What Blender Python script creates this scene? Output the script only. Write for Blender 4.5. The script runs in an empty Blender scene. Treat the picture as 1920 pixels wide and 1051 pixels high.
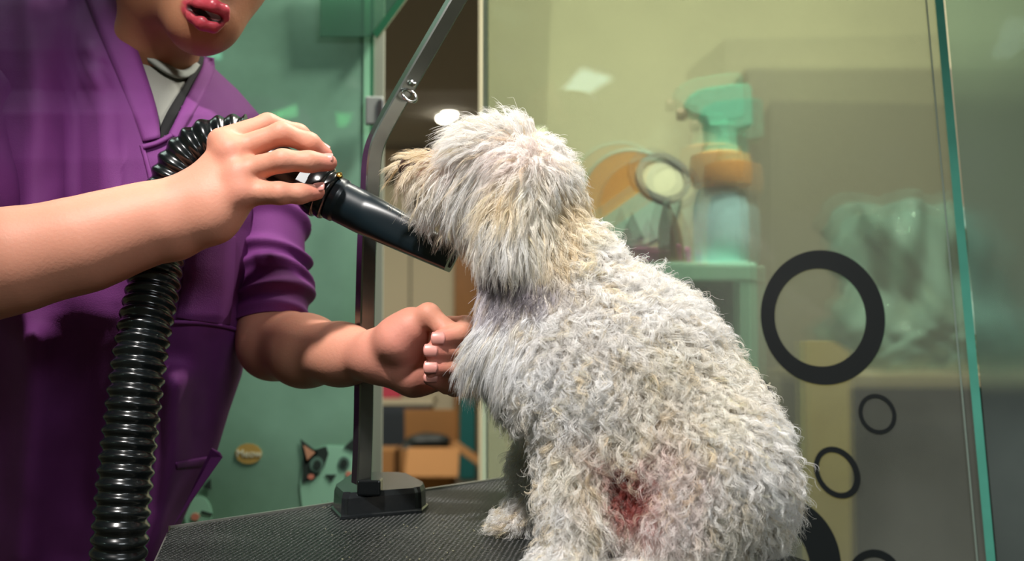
import bpy, bmesh, math, random
import numpy as np
from mathutils import Vector, Matrix
from mathutils.kdtree import KDTree

random.seed(7)
rng = np.random.default_rng(11)
sc = bpy.context.scene
C = sc.collection
PI = math.pi

# ------------------------------------------------------------------ camera, world, lights
F = 2000.0
CAM = np.array([0.0, 0.0, 1.09])
PITCH = math.atan(95 / F)
cam_d = bpy.data.cameras.new('camera')
cam = bpy.data.objects.new('camera', cam_d)
C.objects.link(cam)
cam.location = CAM
cam.rotation_euler = (PI / 2 + PITCH, 0, 0)
cam_d.sensor_width = 36
cam_d.lens = F * 36 / 1920
cam_d.clip_start = 0.02
cam_d.dof.use_dof = True
cam_d.dof.focus_distance = 0.99
cam_d.dof.aperture_fstop = 4.8
sc.camera = cam

w = bpy.data.worlds.new('world')
sc.world = w
w.use_nodes = True
w.node_tree.nodes['Background'].inputs[0].default_value = (0.95, 0.95, 1.0, 1)
w.node_tree.nodes['Background'].inputs[1].default_value = 0.05

def light(name, kind, loc, target, energy, color=(1, 1, 1), **kw):
    d = bpy.data.lights.new(name, kind)
    d.energy = energy
    d.color = color
    for k, v in kw.items():
        setattr(d, k, v)
    o = bpy.data.objects.new(name, d)
    C.objects.link(o)
    o.location = loc
    o.rotation_euler = (Vector(target) - Vector(loc)).to_track_quat('-Z', 'Y').to_euler()
    return o

light('key_spotlight', 'SPOT', (-0.42, 0.12, 2.45), (0.06, 1.0, 1.02), 178, (1.0, 0.955, 0.91),
      spot_size=math.radians(50), spot_blend=0.85, shadow_soft_size=0.05)
light('room_fill_light', 'AREA', (1.3, -1.6, 2.55), (1.1, -1.2, 0), 55, (0.92, 0.97, 1.0), shape='RECTANGLE', size=1.2, size_y=0.6)  # added soft fill from the camera side
light('green_glass_fill_light', 'AREA', (-0.95, 1.66, 2.3), (-0.75, 1.80, 1.0), 4.5, (0.8, 1.0, 0.9), shape='RECTANGLE', size=0.8, size_y=0.5)  # added lamp that brightens the green glass from behind the person
light('shelf_fill_light', 'AREA', (0.22, 1.64, 2.5), (0.3, 2.1, 1.0), 24, (1.0, 0.96, 0.86), shape='RECTANGLE', size=0.3, size_y=0.15)  # added front fill for the things behind the hazy glass
light('shelf_fill_light', 'AREA', (0.60, 1.46, 2.5), (0.70, 1.9, 0.9), 44, (1.0, 0.96, 0.86), shape='RECTANGLE', size=0.3, size_y=0.15)  # second added fill, nearer the yellow board
light('shop_light', 'AREA', (-0.8, 6.0, 2.5), (-0.8, 6.4, 0), 60, (1.0, 0.93, 0.82), shape='RECTANGLE', size=2.0, size_y=1.2)

sc.view_settings.view_transform = 'Standard'
sc.view_settings.look = 'None'
sc.view_settings.exposure = 0.0
sc.view_settings.gamma = 1.0
sc.view_settings.use_curve_mapping = False
try:
    sc.cycles.max_bounces = 8
    sc.cycles.diffuse_bounces = 3
    sc.cycles.glossy_bounces = 3
    sc.cycles.transmission_bounces = 6
    sc.cycles.transparent_max_bounces = 12
    sc.cycles.caustics_reflective = False
    sc.cycles.caustics_refractive = False
    sc.cycles.sample_clamp_indirect = 4.0
    sc.cycles_curves.shape = 'RIBBONS'
    sc.cycles_curves.subdivisions = 2
except Exception:
    pass

cp, sp = math.cos(PITCH), math.sin(PITCH)
def P(px, py, d):
    """world point seen at photo pixel (px,py) at forward distance d"""
    x = (px - 960) / F * d
    u = (525.5 - py) / F * d
    return np.array([x, d * cp - u * sp, CAM[2] + d * sp + u * cp])
def proj(p):
    """photo pixel of world points (n,3)"""
    q = p - CAM
    d = q[..., 1] * cp + q[..., 2] * sp
    u = -q[..., 1] * sp + q[..., 2] * cp
    d = np.maximum(d, 0.05)
    return 960 + q[..., 0] / d * F, 525.5 - u / d * F

# ------------------------------------------------------------------ materials
def lin(c):
    if isinstance(c, str):
        c = tuple(int(c[i:i + 2], 16) / 255 for i in (0, 2, 4))
    return tuple(((x + 0.055) / 1.055) ** 2.4 if x > 0.04045 else x / 12.92 for x in c[:3]) + (1.0,)
MATS = {}
def mat(name, col, rough=0.5, metal=0.0, noise=0.0, nscale=30, bump=0.0, bscale=200, spec=0.5, sss=0.0,
        coat=0.0, trans=0.0, attr=None, emit=None, estr=0.0, alpha=1.0):
    m = bpy.data.materials.new(name)
    m.use_nodes = True
    nt = m.node_tree
    b = nt.nodes['Principled BSDF']
    b.inputs['Base Color'].default_value = lin(col)
    b.inputs['Roughness'].default_value = rough
    b.inputs['Metallic'].default_value = metal
    b.inputs['Specular IOR Level'].default_value = spec
    b.inputs['Coat Weight'].default_value = coat
    b.inputs['Coat Roughness'].default_value = 0.15
    b.inputs['Transmission Weight'].default_value = trans
    b.inputs['Alpha'].default_value = alpha
    if sss:
        b.inputs['Subsurface Weight'].default_value = sss
        b.inputs['Subsurface Radius'].default_value = (1.0, 0.35, 0.2)
        b.inputs['Subsurface Scale'].default_value = 0.006
    if emit:
        b.inputs['Emission Color'].default_value = lin(emit)
        b.inputs['Emission Strength'].default_value = estr
    tc = nt.nodes.new('ShaderNodeTexCoord')
    src = None
    if attr:
        a = nt.nodes.new('ShaderNodeAttribute')
        a.attribute_name = attr
        src = a.outputs['Color']
        nt.links.new(src, b.inputs['Base Color'])
    if noise:
        n = nt.nodes.new('ShaderNodeTexNoise')
        n.inputs['Scale'].default_value = nscale
        n.inputs['Detail'].default_value = 4
        nt.links.new(tc.outputs['Object'], n.inputs['Vector'])
        mr = nt.nodes.new('ShaderNodeMapRange')
        mr.inputs['To Min'].default_value = 1 - noise
        mr.inputs['To Max'].default_value = 1 + noise
        nt.links.new(n.outputs['Fac'], mr.inputs['Value'])
        mx = nt.nodes.new('ShaderNodeVectorMath')
        mx.operation = 'SCALE'
        if src:
            nt.links.new(src, mx.inputs[0])
        else:
            mx.inputs[0].default_value = lin(col)[:3]
        nt.links.new(mr.outputs[0], mx.inputs['Scale'])
        nt.links.new(mx.outputs[0], b.inputs['Base Color'])
    if bump:
        n2 = nt.nodes.new('ShaderNodeTexNoise')
        n2.inputs['Scale'].default_value = bscale
        n2.inputs['Detail'].default_value = 3
        nt.links.new(tc.outputs['Object'], n2.inputs['Vector'])
        bp = nt.nodes.new('ShaderNodeBump')
        bp.inputs['Strength'].default_value = bump
        bp.inputs['Distance'].default_value = 0.002
        nt.links.new(n2.outputs['Fac'], bp.inputs['Height'])
        nt.links.new(bp.outputs[0], b.inputs['Normal'])
    return m

def glass_mat(name, tint, haze_col, haze, rough, gloss=0.5, ior=1.3, rgrad=None):
    """dirty sheet of glass: tinted see-through, a little milky film, mirror-like sheen by angle"""
    m = bpy.data.materials.new(name)
    m.use_nodes = True
    nt = m.node_tree
    nt.nodes.remove(nt.nodes['Principled BSDF'])
    out = nt.nodes['Material Output']
    tc = nt.nodes.new('ShaderNodeTexCoord')
    if rough > 0:
        tr = nt.nodes.new('ShaderNodeBsdfRefraction')
        tr.distribution = 'BECKMANN'
        tr.inputs['IOR'].default_value = ior
        tr.inputs['Roughness'].default_value = rough
        if rgrad:
            sx = nt.nodes.new('ShaderNodeSeparateXYZ')
            nt.links.new(tc.outputs['Object'], sx.inputs[0])
            mr = nt.nodes.new('ShaderNodeMapRange')
            mr.interpolation_type = 'SMOOTHSTEP'
            mr.inputs['From Min'].default_value = rgrad[0]
            mr.inputs['From Max'].default_value = rgrad[1]
            mr.inputs['To Min'].default_value = rgrad[2]
            mr.inputs['To Max'].default_value = rough
            nt.links.new(sx.outputs[0], mr.inputs['Value'])
            nt.links.new(mr.outputs[0], tr.inputs['Roughness'])
    else:
        tr = nt.nodes.new('ShaderNodeBsdfTransparent')
    tr.inputs['Color'].default_value = lin(tint)
    df = nt.nodes.new('ShaderNodeBsdfDiffuse')
    df.inputs['Color'].default_value = lin(haze_col)
    n = nt.nodes.new('ShaderNodeTexNoise')
    n.inputs['Scale'].default_value = 3.5
    n.inputs['Detail'].default_value = 6
    nt.links.new(tc.outputs['Object'], n.inputs['Vector'])
    mr2 = nt.nodes.new('ShaderNodeMapRange')
    mr2.inputs['From Min'].default_value = 0.3
    mr2.inputs['From Max'].default_value = 0.75
    mr2.inputs['To Min'].default_value = haze * 0.6
    mr2.inputs['To Max'].default_value = haze * 1.4
    nt.links.new(n.outputs['Fac'], mr2.inputs['Value'])
    mix = nt.nodes.new('ShaderNodeMixShader')
    nt.links.new(mr2.outputs[0], mix.inputs[0])
    if rough > 0:      # the film is patchy: part of the light passes straight
        clr = nt.nodes.new('ShaderNodeBsdfTransparent')
        clr.inputs['Color'].default_value = lin(tint)
        mx0 = nt.nodes.new('ShaderNodeMixShader')
        mx0.inputs[0].default_value = 0.3
        nt.links.new(tr.outputs[0], mx0.inputs[1])
        nt.links.new(clr.outputs[0], mx0.inputs[2])
        nt.links.new(mx0.outputs[0], mix.inputs[1])
    else:
        nt.links.new(tr.outputs[0], mix.inputs[1])
    nt.links.new(df.outputs[0], mix.inputs[2])
    gl = nt.nodes.new('ShaderNodeBsdfGlossy')
    gl.inputs['Roughness'].default_value = 0.03
    fr = nt.nodes.new('ShaderNodeFresnel')
    fr.inputs['IOR'].default_value = 1.45
    mu = nt.nodes.new('ShaderNodeMath')
    mu.operation = 'MULTIPLY'
    mu.inputs[1].default_value = gloss
    nt.links.new(fr.outputs[0], mu.inputs[0])
    mix2 = nt.nodes.new('ShaderNodeMixShader')
    nt.links.new(mu.outputs[0], mix2.inputs[0])
    nt.links.new(mix.outputs[0], mix2.inputs[1])
    nt.links.new(gl.outputs[0], mix2.inputs[2])
    nt.links.new(mix2.outputs[0], out.inputs['Surface'])
    return m

# ------------------------------------------------------------------ object helpers
def link(name, me, m=None, parent=None, smooth=True):
    o = bpy.data.objects.new(name, me)
    C.objects.link(o)
    if m is not None:
        me.materials.append(m)
    if parent is not None:
        o.parent = parent
        o.matrix_parent_inverse = parent.matrix_basis.inverted()
    if smooth and hasattr(me, 'polygons'):
        me.polygons.foreach_set('use_smooth', np.ones(len(me.polygons), dtype=bool))
    return o
def mesh(name, verts, faces, m=None, parent=None, smooth=True):
    me = bpy.data.meshes.new(name)
    me.from_pydata([tuple(map(float, v)) for v in verts], [], [tuple(map(int, f)) for f in faces])
    me.validate()
    me.update()
    return link(name, me, m, parent, smooth)
def tag(o, label=None, cat=None, group=None, kind=None):
    if label: o['label'] = label
    if cat: o['category'] = cat
    if group: o['group'] = group
    if kind: o['kind'] = kind
    return o
def thing(name, loc, label, cat, group=None):
    o = bpy.data.objects.new(name, None)
    C.objects.link(o)
    o.location = loc
    o.empty_display_size = 0.05
    return tag(o, label, cat, group)
def bm_obj(name, bm, m=None, parent=None, smooth=False):
    me = bpy.data.meshes.new(name)
    bm.normal_update()
    bm.to_mesh(me)
    bm.free()
    return link(name, me, m, parent, smooth)
def box_bm(bm, c, s, rot=None, bevel=0.0):
    """box centred c, full size s; rot = Matrix 3x3"""
    r = bmesh.ops.create_cube(bm, size=1.0)
    vs = r['verts']
    M = Matrix.Translation(Vector(c)) @ ((rot.to_4x4()) if rot else Matrix()) @ Matrix.Diagonal((*s, 1))
    bmesh.ops.transform(bm, matrix=M, verts=vs)
    if bevel:
        es = list({e for v in vs for e in v.link_edges})
        bmesh.ops.bevel(bm, geom=es, offset=bevel, segments=3, affect='EDGES', profile=0.5)
def box(name, c, s, m, parent=None, rotz=0.0, bevel=0.0, rot=None):
    bm = bmesh.new()
    box_bm(bm, c, s, rot or Matrix.Rotation(rotz, 3, 'Z'), bevel)
    return bm_obj(name, bm, m, parent, smooth=False)
def prism(name, pts, thick, m, parent=None, bevel=0.0):
    """closed polygon of 3D points extruded along vector thick"""
    bm = bmesh.new()
    vs = [bm.verts.new(p) for p in pts]
    f = bm.faces.new(vs)
    r = bmesh.ops.extrude_face_region(bm, geom=[f])
    nv = [g for g in r['geom'] if isinstance(g, bmesh.types.BMVert)]
    bmesh.ops.translate(bm, verts=nv, vec=Vector(thick))
    bmesh.ops.recalc_face_normals(bm, faces=bm.faces)
    if bevel:
        bmesh.ops.bevel(bm, geom=list(bm.edges), offset=bevel, segments=2, affect='EDGES')
    return bm_obj(name, bm, m, parent)

def catmull(pts, n):
    """smooth resample of (k,m) control rows to n rows by arc length of first 3 columns"""
    pts = np.asarray(pts, float)
    k = len(pts)
    ext = np.vstack([2 * pts[0] - pts[1], pts, 2 * pts[-1] - pts[-2]])
    out = []
    for i in range(k - 1):
        p0, p1, p2, p3 = ext[i:i + 4]
        for t in np.linspace(0, 1, 24, endpoint=False):
            out.append(0.5 * ((2 * p1) + (-p0 + p2) * t + (2 * p0 - 5 * p1 + 4 * p2 - p3) * t * t + (-p0 + 3 * p1 - 3 * p2 + p3) * t ** 3))
    out.append(pts[-1])
    out = np.array(out)
    s = np.r_[0, np.cumsum(np.linalg.norm(np.diff(out[:, :3], axis=0), axis=1))]
    q = np.linspace(0, s[-1], n)
    return np.stack([np.interp(q, s, out[:, j]) for j in range(out.shape[1])], 1), s[-1]

def tube(name, path, radfun, m, parent=None, n=80, seg=32, up=(0, 0, 1), caps=True):
    """loft a tube; path rows (x,y,z,...extra); radfun(i, s, theta, row) -> (ru, rv)"""
    rows, L = catmull(path, n)
    p = rows[:, :3]
    tan = np.gradient(p, axis=0)
    tan /= np.linalg.norm(tan, axis=1)[:, None]
    u = np.cross(np.array(up, float), tan[0])
    if np.linalg.norm(u) < 1e-3: u = np.cross((1, 0, 0), tan[0])
    verts = []
    th = np.linspace(0, 2 * PI, seg, endpoint=False)
    for i in range(n):
        u = u - tan[i] * np.dot(u, tan[i])
        u /= np.linalg.norm(u)
        v = np.cross(tan[i], u)
        ru, rv = radfun(i, i / (n - 1) * L, th, rows[i])
        verts.append(p[i] + np.outer(np.cos(th) * ru, u) + np.outer(np.sin(th) * rv, v))
    verts = np.concatenate(verts)
    faces = []
    for i in range(n - 1):
        for j in range(seg):
            a = i * seg + j
            b = i * seg + (j + 1) % seg
            faces.append((a, b, b + seg, a + seg))
    if caps:
        faces.append(tuple(range(seg))[::-1])
        faces.append(tuple((n - 1) * seg + j for j in range(seg)))
    o = mesh(name, verts, faces, m, parent)
    o.data.set_sharp_from_angle(angle=math.radians(55))
    return o

def lathe(name, prof, m, parent=None, seg=32, loc=(0, 0, 0), rot=None):
    """prof: (r,z) list revolved about z then rotated and moved"""
    th = np.linspace(0, 2 * PI, seg, endpoint=False)
    verts = []
    for r, z in prof:
        for t in th:
            v = Vector((r * math.cos(t), r * math.sin(t), z))
            if rot: v = rot @ v
            verts.append(v + Vector(loc))
    faces = []
    k = len(prof)
    for i in range(k - 1):
        for j in range(seg):
            a = i * seg + j; b = i * seg + (j + 1) % seg
            faces.append((a, b, b + seg, a + seg))
    faces.append(tuple(range(seg))[::-1])
    faces.append(tuple((k - 1) * seg + j for j in range(seg)))
    o = mesh(name, verts, faces, m, parent)
    o.data.set_sharp_from_angle(angle=math.radians(38))
    return o

# ------------------------------------------------------------------ implicit bodies
def cone(a, b, ra, rb, k=0.01, cut=False):
    a = np.asarray(a, float); b = np.asarray(b, float)
    ba = b - a; L2 = float(ba @ ba) + 1e-12
    def f(p):
        q = p - a
        t = np.clip((q @ ba) / L2, 0, 1)
        return np.linalg.norm(q - t[..., None] * ba, axis=-1) - (ra + (rb - ra) * t)
    return (f, k, cut)
def chain(rows, k=0.008, cut=False):
    """rows (px,py,d,r)"""
    out = []
    for a, b in zip(rows[:-1], rows[1:]):
        out.append(cone(P(*a[:3]), P(*b[:3]), a[3], b[3], k, cut))
    return out
def ell(c, r, k=0.01, rot=None, cut=False):
    c = np.asarray(c, float); r = np.asarray(r, float)
    R = np.array(rot.transposed()) if rot is not None else np.eye(3)
    def f(p):
        q = (p - c) @ R.T
        k0 = np.linalg.norm(q / r, axis=-1)
        k1 = np.linalg.norm(q / (r * r), axis=-1) + 1e-9
        return k0 * (k0 - 1) / k1
    return (f, k, cut)
def smin(a, b, k):
    h = np.maximum(k - np.abs(a - b), 0) / k
    return np.minimum(a, b) - h * h * k * 0.25
def sdf(prims, p):
    d = np.full(p.shape[:-1], 9.0)
    for f, k, cut in prims:
        if cut: d = -smin(-d, f(p), k)
        else: d = smin(d, f(p), k)
    return d
def nets(prims, h, lo, hi, post=None):
    """surface nets on sparse blocks"""
    B = 8
    lo = np.asarray(lo, float); hi = np.asarray(hi, float)
    nb = np.ceil((hi - lo) / (h * B)).astype(int)
    I, J, K = np.meshgrid(*[np.arange(n) for n in nb], indexing='ij')
    blk = np.stack([I.ravel(), J.ravel(), K.ravel()], 1)
    cen = lo + (blk + 0.5) * h * B
    R = h * B * 0.8661
    pd = []
    d = np.full(len(cen), 9.0)
    for f, k, cut in prims:
        v = f(cen); pd.append(v)
        d = -smin(-d, v, k) if cut else smin(d, v, k)
    keep = np.abs(d) < R * 2.2
    blk, cen, d = blk[keep], cen[keep], d[keep]
    pd = [v[keep] for v in pd]
    g = np.arange(B + 1)
    X, Y, Z = np.meshgrid(g, g, g, indexing='ij')
    off = np.stack([X, Y, Z], -1).reshape(-1, 3)
    n = len(blk)
    D = np.full((n, len(off)), 9.0)
    for (f, k, cut), v in zip(prims, pd):
        sel = np.nonzero((v < R * 1.3 + k) if cut else (v - d < 3 * R + k))[0]
        for s0 in range(0, len(sel), 1500):
            s = sel[s0:s0 + 1500]
            pts = lo + (blk[s][:, None, :] * B + off[None]) * h
            dv = f(pts)
            D[s] = -smin(-D[s], dv, k) if cut else smin(D[s], dv, k)
    if post:
        for s0 in range(0, n, 1500):
            s = slice(s0, s0 + 1500)
            pts = lo + (blk[s][:, None, :] * B + off[None]) * h
            D[s] = post(pts, D[s])
    D = D.reshape(n, B + 1, B + 1, B + 1)
    S = D < 0
    cnt = sum(S[:, i:B + i, j:B + j, k:B + k].astype(np.int8) for i in (0, 1) for j in (0, 1) for k in (0, 1))
    act = (cnt > 0) & (cnt < 8)
    bi, ci, cj, ck = np.nonzero(act)
    cell = blk[bi] * B + np.stack([ci, cj, ck], 1)
    acc = np.zeros((len(bi), 3)); num = np.zeros(len(bi))
    cor = [(i, j, k) for i in (0, 1) for j in (0, 1) for k in (0, 1)]
    val = {c: D[bi, ci + c[0], cj + c[1], ck + c[2]] for c in cor}
    for c in cor:
        for ax in range(3):
            if c[ax] == 0:
                e = list(c); e[ax] = 1; e = tuple(e)
                a, b = val[c], val[e]
                cr = (a < 0) != (b < 0)
                t = np.where(cr, a / np.where(cr, a - b, 1), 0)
                pt = np.tile(np.array(c, float), (len(bi), 1)); pt[:, ax] = t
                acc += np.where(cr[:, None], pt, 0); num += cr
    V = lo + (cell + acc / num[:, None]) * h
    dims = nb * B + 2
    key = (cell[:, 0] * dims[1] + cell[:, 1]) * dims[2] + cell[:, 2]
    order = np.argsort(key); ks = key[order]
    def find(cc):
        kk = (cc[:, 0] * dims[1] + cc[:, 1]) * dims[2] + cc[:, 2]
        pos = np.clip(np.searchsorted(ks, kk), 0, len(ks) - 1)
        return np.where(ks[pos] == kk, order[pos], -1)
    faces = []
    a0 = val[(0, 0, 0)] < 0
    for ax in range(3):
        e = [0, 0, 0]; e[ax] = 1
        b0 = val[tuple(e)] < 0
        sel = np.nonzero(a0 != b0)[0]
        u = np.zeros(3, int); u[(ax + 1) % 3] = 1
        v = np.zeros(3, int); v[(ax + 2) % 3] = 1
        c0 = cell[sel]
        q = np.stack([sel, find(c0 - u), find(c0 - u - v), find(c0 - v)], 1)
        ok = (q >= 0).all(1)
        q = q[ok]; s = a0[sel][ok]
        q[~s] = q[~s][:, ::-1]
        faces.append(q)
    Fc = np.concatenate(faces)
    return V, Fc
def fast_mesh(name, V, Fc, m, parent=None):
    me = bpy.data.meshes.new(name)
    me.vertices.add(len(V)); me.vertices.foreach_set('co', V.astype(np.float32).ravel())
    me.loops.add(Fc.size); me.loops.foreach_set('vertex_index', Fc.astype(np.int32).ravel())
    me.polygons.add(len(Fc))
    me.polygons.foreach_set('loop_start', np.arange(0, Fc.size, 4, dtype=np.int32))
    me.update(calc_edges=True)
    me.validate()
    return link(name, me, m, parent, True)
def biggest(V, Fc):
    """drop stray islands"""
    lab = np.arange(len(V))
    while True:
        mn = lab[Fc].min(1)
        new = lab.copy()
        for c in range(4): np.minimum.at(new, Fc[:, c], mn)
        new = new[new]
        if (new == lab).all(): break
        lab = new
    ids, cn = np.unique(lab, return_counts=True)
    keep = lab == ids[np.argmax(cn)]
    idx = np.cumsum(keep) - 1
    fk = keep[Fc].all(1)
    return V[keep], idx[Fc[fk]]
def vcol(o, cols, name='col'):
    a = o.data.attributes.new(name, 'FLOAT_COLOR', 'POINT')
    a.data.foreach_set('color', np.concatenate([cols, np.ones((len(cols), 1))], 1).astype(np.float32).ravel())
def L3(c): return np.array(lin(c)[:3])

# ------------------------------------------------------------------ setting
M_floor = mat('floor_tile', '6a6254', 0.45, noise=0.15, nscale=6)
M_ceil = mat('ceiling_paint', 'b4b0a6', 0.9, noise=0.03)
M_wall = mat('wall_paint', 'c9c2a0', 0.85, noise=0.04, nscale=4)
M_cream = mat('cream_paint', 'd8cdae', 0.85, noise=0.04)
M_olive = mat('olive_wall', 'c6bfa0', 0.85, noise=0.05, nscale=3)
M_white = mat('white_plastic', 'd8dcd6', 0.4)
M_steel = mat('brushed_steel', '8c8e8c', 0.32, 1.0, noise=0.15, nscale=60)
M_chrome = mat('chrome', 'd5d8d8', 0.15, 1.0)
M_blackp = mat('black_plastic', '0c0f11', 0.22, coat=0.3)
M_mint = mat('mint_painted_metal', 'a4dcc2', 0.4, noise=0.04)
M_card = mat('cardboard', 'b88550', 0.85, noise=0.08)
M_dark = mat('dark_cabinet', '14181a', 0.6, noise=0.1)

def struct(o): return tag(o, kind='structure')
struct(box('floor', (0, 2.3, -0.05), (8, 14.6, 0.1), M_floor))
struct(box('ceiling', (0, 2.3, 2.65), (8, 14.6, 0.1), M_ceil))
struct(box('wall_back', (0, 9.55, 1.3), (8, 0.1, 2.6), M_wall))
struct(box('wall_front', (0, -4.95, 1.3), (8, 0.1, 2.6), M_wall))
struct(box('wall_left', (-3.95, 2.3, 1.3), (0.1, 14.4, 2.6), M_wall))
struct(box('wall_right', (3.95, 2.3, 1.3), (0.1, 14.4, 2.6), M_wall))
# olive wall of the storage side, its end stands just right of the doorway
struct(box('wall_storage', (1.88, 2.95, 1.3), (3.94, 0.1, 2.6), M_olive))

# right glass partition: runs from the doorway post to the seam
GA = np.array([-0.042, 1.62]); GB = np.array([0.60, 1.36])
gdir = (GB - GA) / np.linalg.norm(GB - GA)
gn = np.array([gdir[1], -gdir[0]])          # towards the camera
gyaw = math.atan2(gdir[1], gdir[0])
def on_glass(px, py, off=0.0):
    """point of the glass plane seen at a pixel"""
    r = P(px, py, 1.0) - CAM
    t = ((GA - CAM[:2]) @ gn + off) / (r[:2] @ gn)
    return CAM + r * t
M_glass = glass_mat('hazy_glass', 'e4ece0', 'c0c4b8', 0.15, 0.13, 0.6, 1.35, rgrad=(0.02, 0.42, 0.03))
M_glass2 = glass_mat('hazy_glass_side', 'cfe2dc', 'a8b4b0', 0.16, 0.24, 0.1, 1.35)
M_edge = mat('glass_edge_green', '4c9684', 0.2, spec=0.8, noise=0.2, nscale=25)
M_edge2 = mat('glass_edge_pale', 'b9c8a8', 0.3)

def gpanel(name, p0, p1, z0, z1, m, th=0.008):
    c = (np.array(p0) + np.array(p1)) / 2
    d = np.array(p1) - np.array(p0)
    o = box(name, (0, 0, 0), (np.linalg.norm(d), th, z1 - z0), m)
    o.location = (c[0], c[1], (z0 + z1) / 2)
    o.rotation_euler = (0, 0, math.atan2(d[1], d[0]))
    return o
# the panel's slanting right edge follows the seam (1750,10)-(1850,1040)
s_top = on_glass(1738, -160); s_bot = on_glass(1900, 1600)
def glass_x(p): return (p[:2] - GA) @ gdir
zt, zb = s_top[2], s_bot[2]
slope = (glass_x(s_top) - glass_x(s_bot)) / (zt - zb)
def seam_u(z): return glass_x(s_bot) + slope * (z - zb)
def G(u, z, off=0.0): return np.array([*(GA + gdir * u + gn * off), z])
pts = [G(0, 0.02), G(seam_u(0.02), 0.02), G(seam_u(2.3), 2.3), G(0, 2.3)]
loc = Vector((*GA, 0))
o = prism('window_1', [Vector(p) - loc for p in pts], (-gn[0] * 0.008, -gn[1] * 0.008, 0), M_glass)
o.data.transform(Matrix.Rotation(-gyaw, 4, 'Z')); o.location = loc; o.rotation_euler = (0, 0, gyaw)
struct(o)
tag(o, 'hazy glass partition with black ring decals behind the dog')
def seam_strip(name, u0, u1, off, th, m, z0=0.02, z1=2.3):
    pts = [G(seam_u(z0) + u0, z0, off), G(seam_u(z0) + u1, z0, off), G(seam_u(z1) + u1, z1, off), G(seam_u(z1) + u0, z1, off)]
    return prism(name, pts, (-gn[0] * th, -gn[1] * th, 0), m)
e = seam_strip('trim_1', 0.0, 0.0105, 0.004, 0.016, M_edge); struct(e)
e = seam_strip('trim_2', -0.0115, -0.0095, 0.0035, 0.003, mat('silicone_bead', '75857b', 0.4)); struct(e)
e = box('trim_3', (*(GA + gdir * 0.002), 1.16), (0.006, 0.010, 2.28), M_edge2, rotz=gyaw); struct(e)
# second glass panel right of the seam, turned a little
pts = [G(seam_u(0.02) + 0.0125, 0.02), G(1.6, 0.02, 0.25), G(1.6, 2.3, 0.25), G(seam_u(2.3) + 0.0125, 2.3)]
pn = (-gn[0] * 0.008, -gn[1] * 0.008, 0)
e = prism('window_2', pts, pn, M_glass2); struct(e)

# ring decals stuck to the glass
M_decal = mat('black_vinyl', '14191b', 0.35, noise=0.1)
def ring(cx, cy, rx, ry, ang, ix, iy, irx, iry, label, iang=None):
    n = 72
    iang = ang if iang is None else iang
    out, inn = [], []
    for k in range(n):
        t = 2 * PI * k / n
        for lst, (x0, y0, a, b, g_) in ((out, (cx, cy, rx, ry, ang)), (inn, (ix, iy, irx, iry, iang))):
            g = math.radians(g_)
            X = a * math.cos(t); Y = b * math.sin(t)
            lst.append((x0 + X * math.cos(g) - Y * math.sin(g), y0 + X * math.sin(g) + Y * math.cos(g)))
    vs, fs = [], []
    for off in (0.0013, 0.0003):
        for lst in (out, inn):
            for (x, y) in lst: vs.append(on_glass(x, y, off))
    for k in range(n):
        k2 = (k + 1) % n
        fs.append((k, k2, n + k2, n + k))
        fs.append((2 * n + k, 3 * n + k, 3 * n + k2, 2 * n + k2))
        fs.append((k, 2 * n + k, 2 * n + k2, k2))
        fs.append((n + k, n + k2, 3 * n + k2, 3 * n + k))
    o = mesh('ring_decal', vs, fs, M_decal, smooth=False)
    tag(o, label, 'decal', 'black ring decals on the glass')
ring(1543, 595, 116, 127, -14, 1538, 595, 85, 92, 'largest complete black ring decal on the glass right of the dog')
ring(1645, 775.5, 34, 39, -32, 1645, 775.5, 26.5, 31.5, 'smallest black ring decal, below right of the largest ring')
ring(1569.5, 885.5, 40, 52, -32, 1568.5, 885.5, 29.5, 40.5, 'medium black ring decal low on the glass in front of the yellow board')
ring(1380, 775, 80, 84, -15, 1382, 775, 56, 62, 'black ring decal mostly hidden behind the back of the dog')
ring(1460, 1055, 116, 128, -18, 1440, 1062, 78, 92, 'black ring decal behind the rump of the dog, its right arc showing')
ring(1640, 1085, 52, 56, -14, 1640, 1087, 40, 44, 'black ring decal at the very bottom of the glass, only its top showing')

# left green glass panel
M_gr = glass_mat('green_film_glass', 'a4d4b8', '9accb0', 0.66, 0.0, 1.6)
LY = 1.80
e = gpanel('window_3', (-1.5, LY), (-0.252, LY), 0.02, 2.3, M_gr); struct(e)
tag(e, 'green film covered glass behind the person')
e = box('trim_4', (-0.2465, LY, 1.16), (0.011, 0.012, 2.28), mat('green_edge', '8fc9a4', 0.25)); struct(e)
e = box('trim_5', (-0.2385, LY - 0.001, 1.16), (0.005, 0.010, 2.28), mat('green_edge_dark', '2f6a4c', 0.25)); struct(e)
e = box('trim_6', (-0.2275, LY + 0.01, 1.16), (0.017, 0.012, 2.28), mat('door_profile', '8a8f80', 0.5)); struct(e)
# upper glass pane meeting the door profile at an angle, its dark green edge shows
q = [P(705, 72, 1.79), P(712, 66, 1.79), P(760, 0, 1.79), P(800, -60, 1.79), P(790, -60, 1.79), P(700, 60, 1.79)]
e = prism('trim_7', q, (0, 0.008, 0), mat('dark_green_edge', '2c6448', 0.25)); struct(e)
q = [P(700, 68, 1.797), P(792, -60, 1.797), P(600, -60, 1.797), P(600, 68, 1.797)]
e = prism('window_4', q, (0, 0.005, 0), glass_mat('upper_green_glass', 'c8e4d4', '6a9c84', 0.3, 0.0, 1.0)); struct(e)
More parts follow.
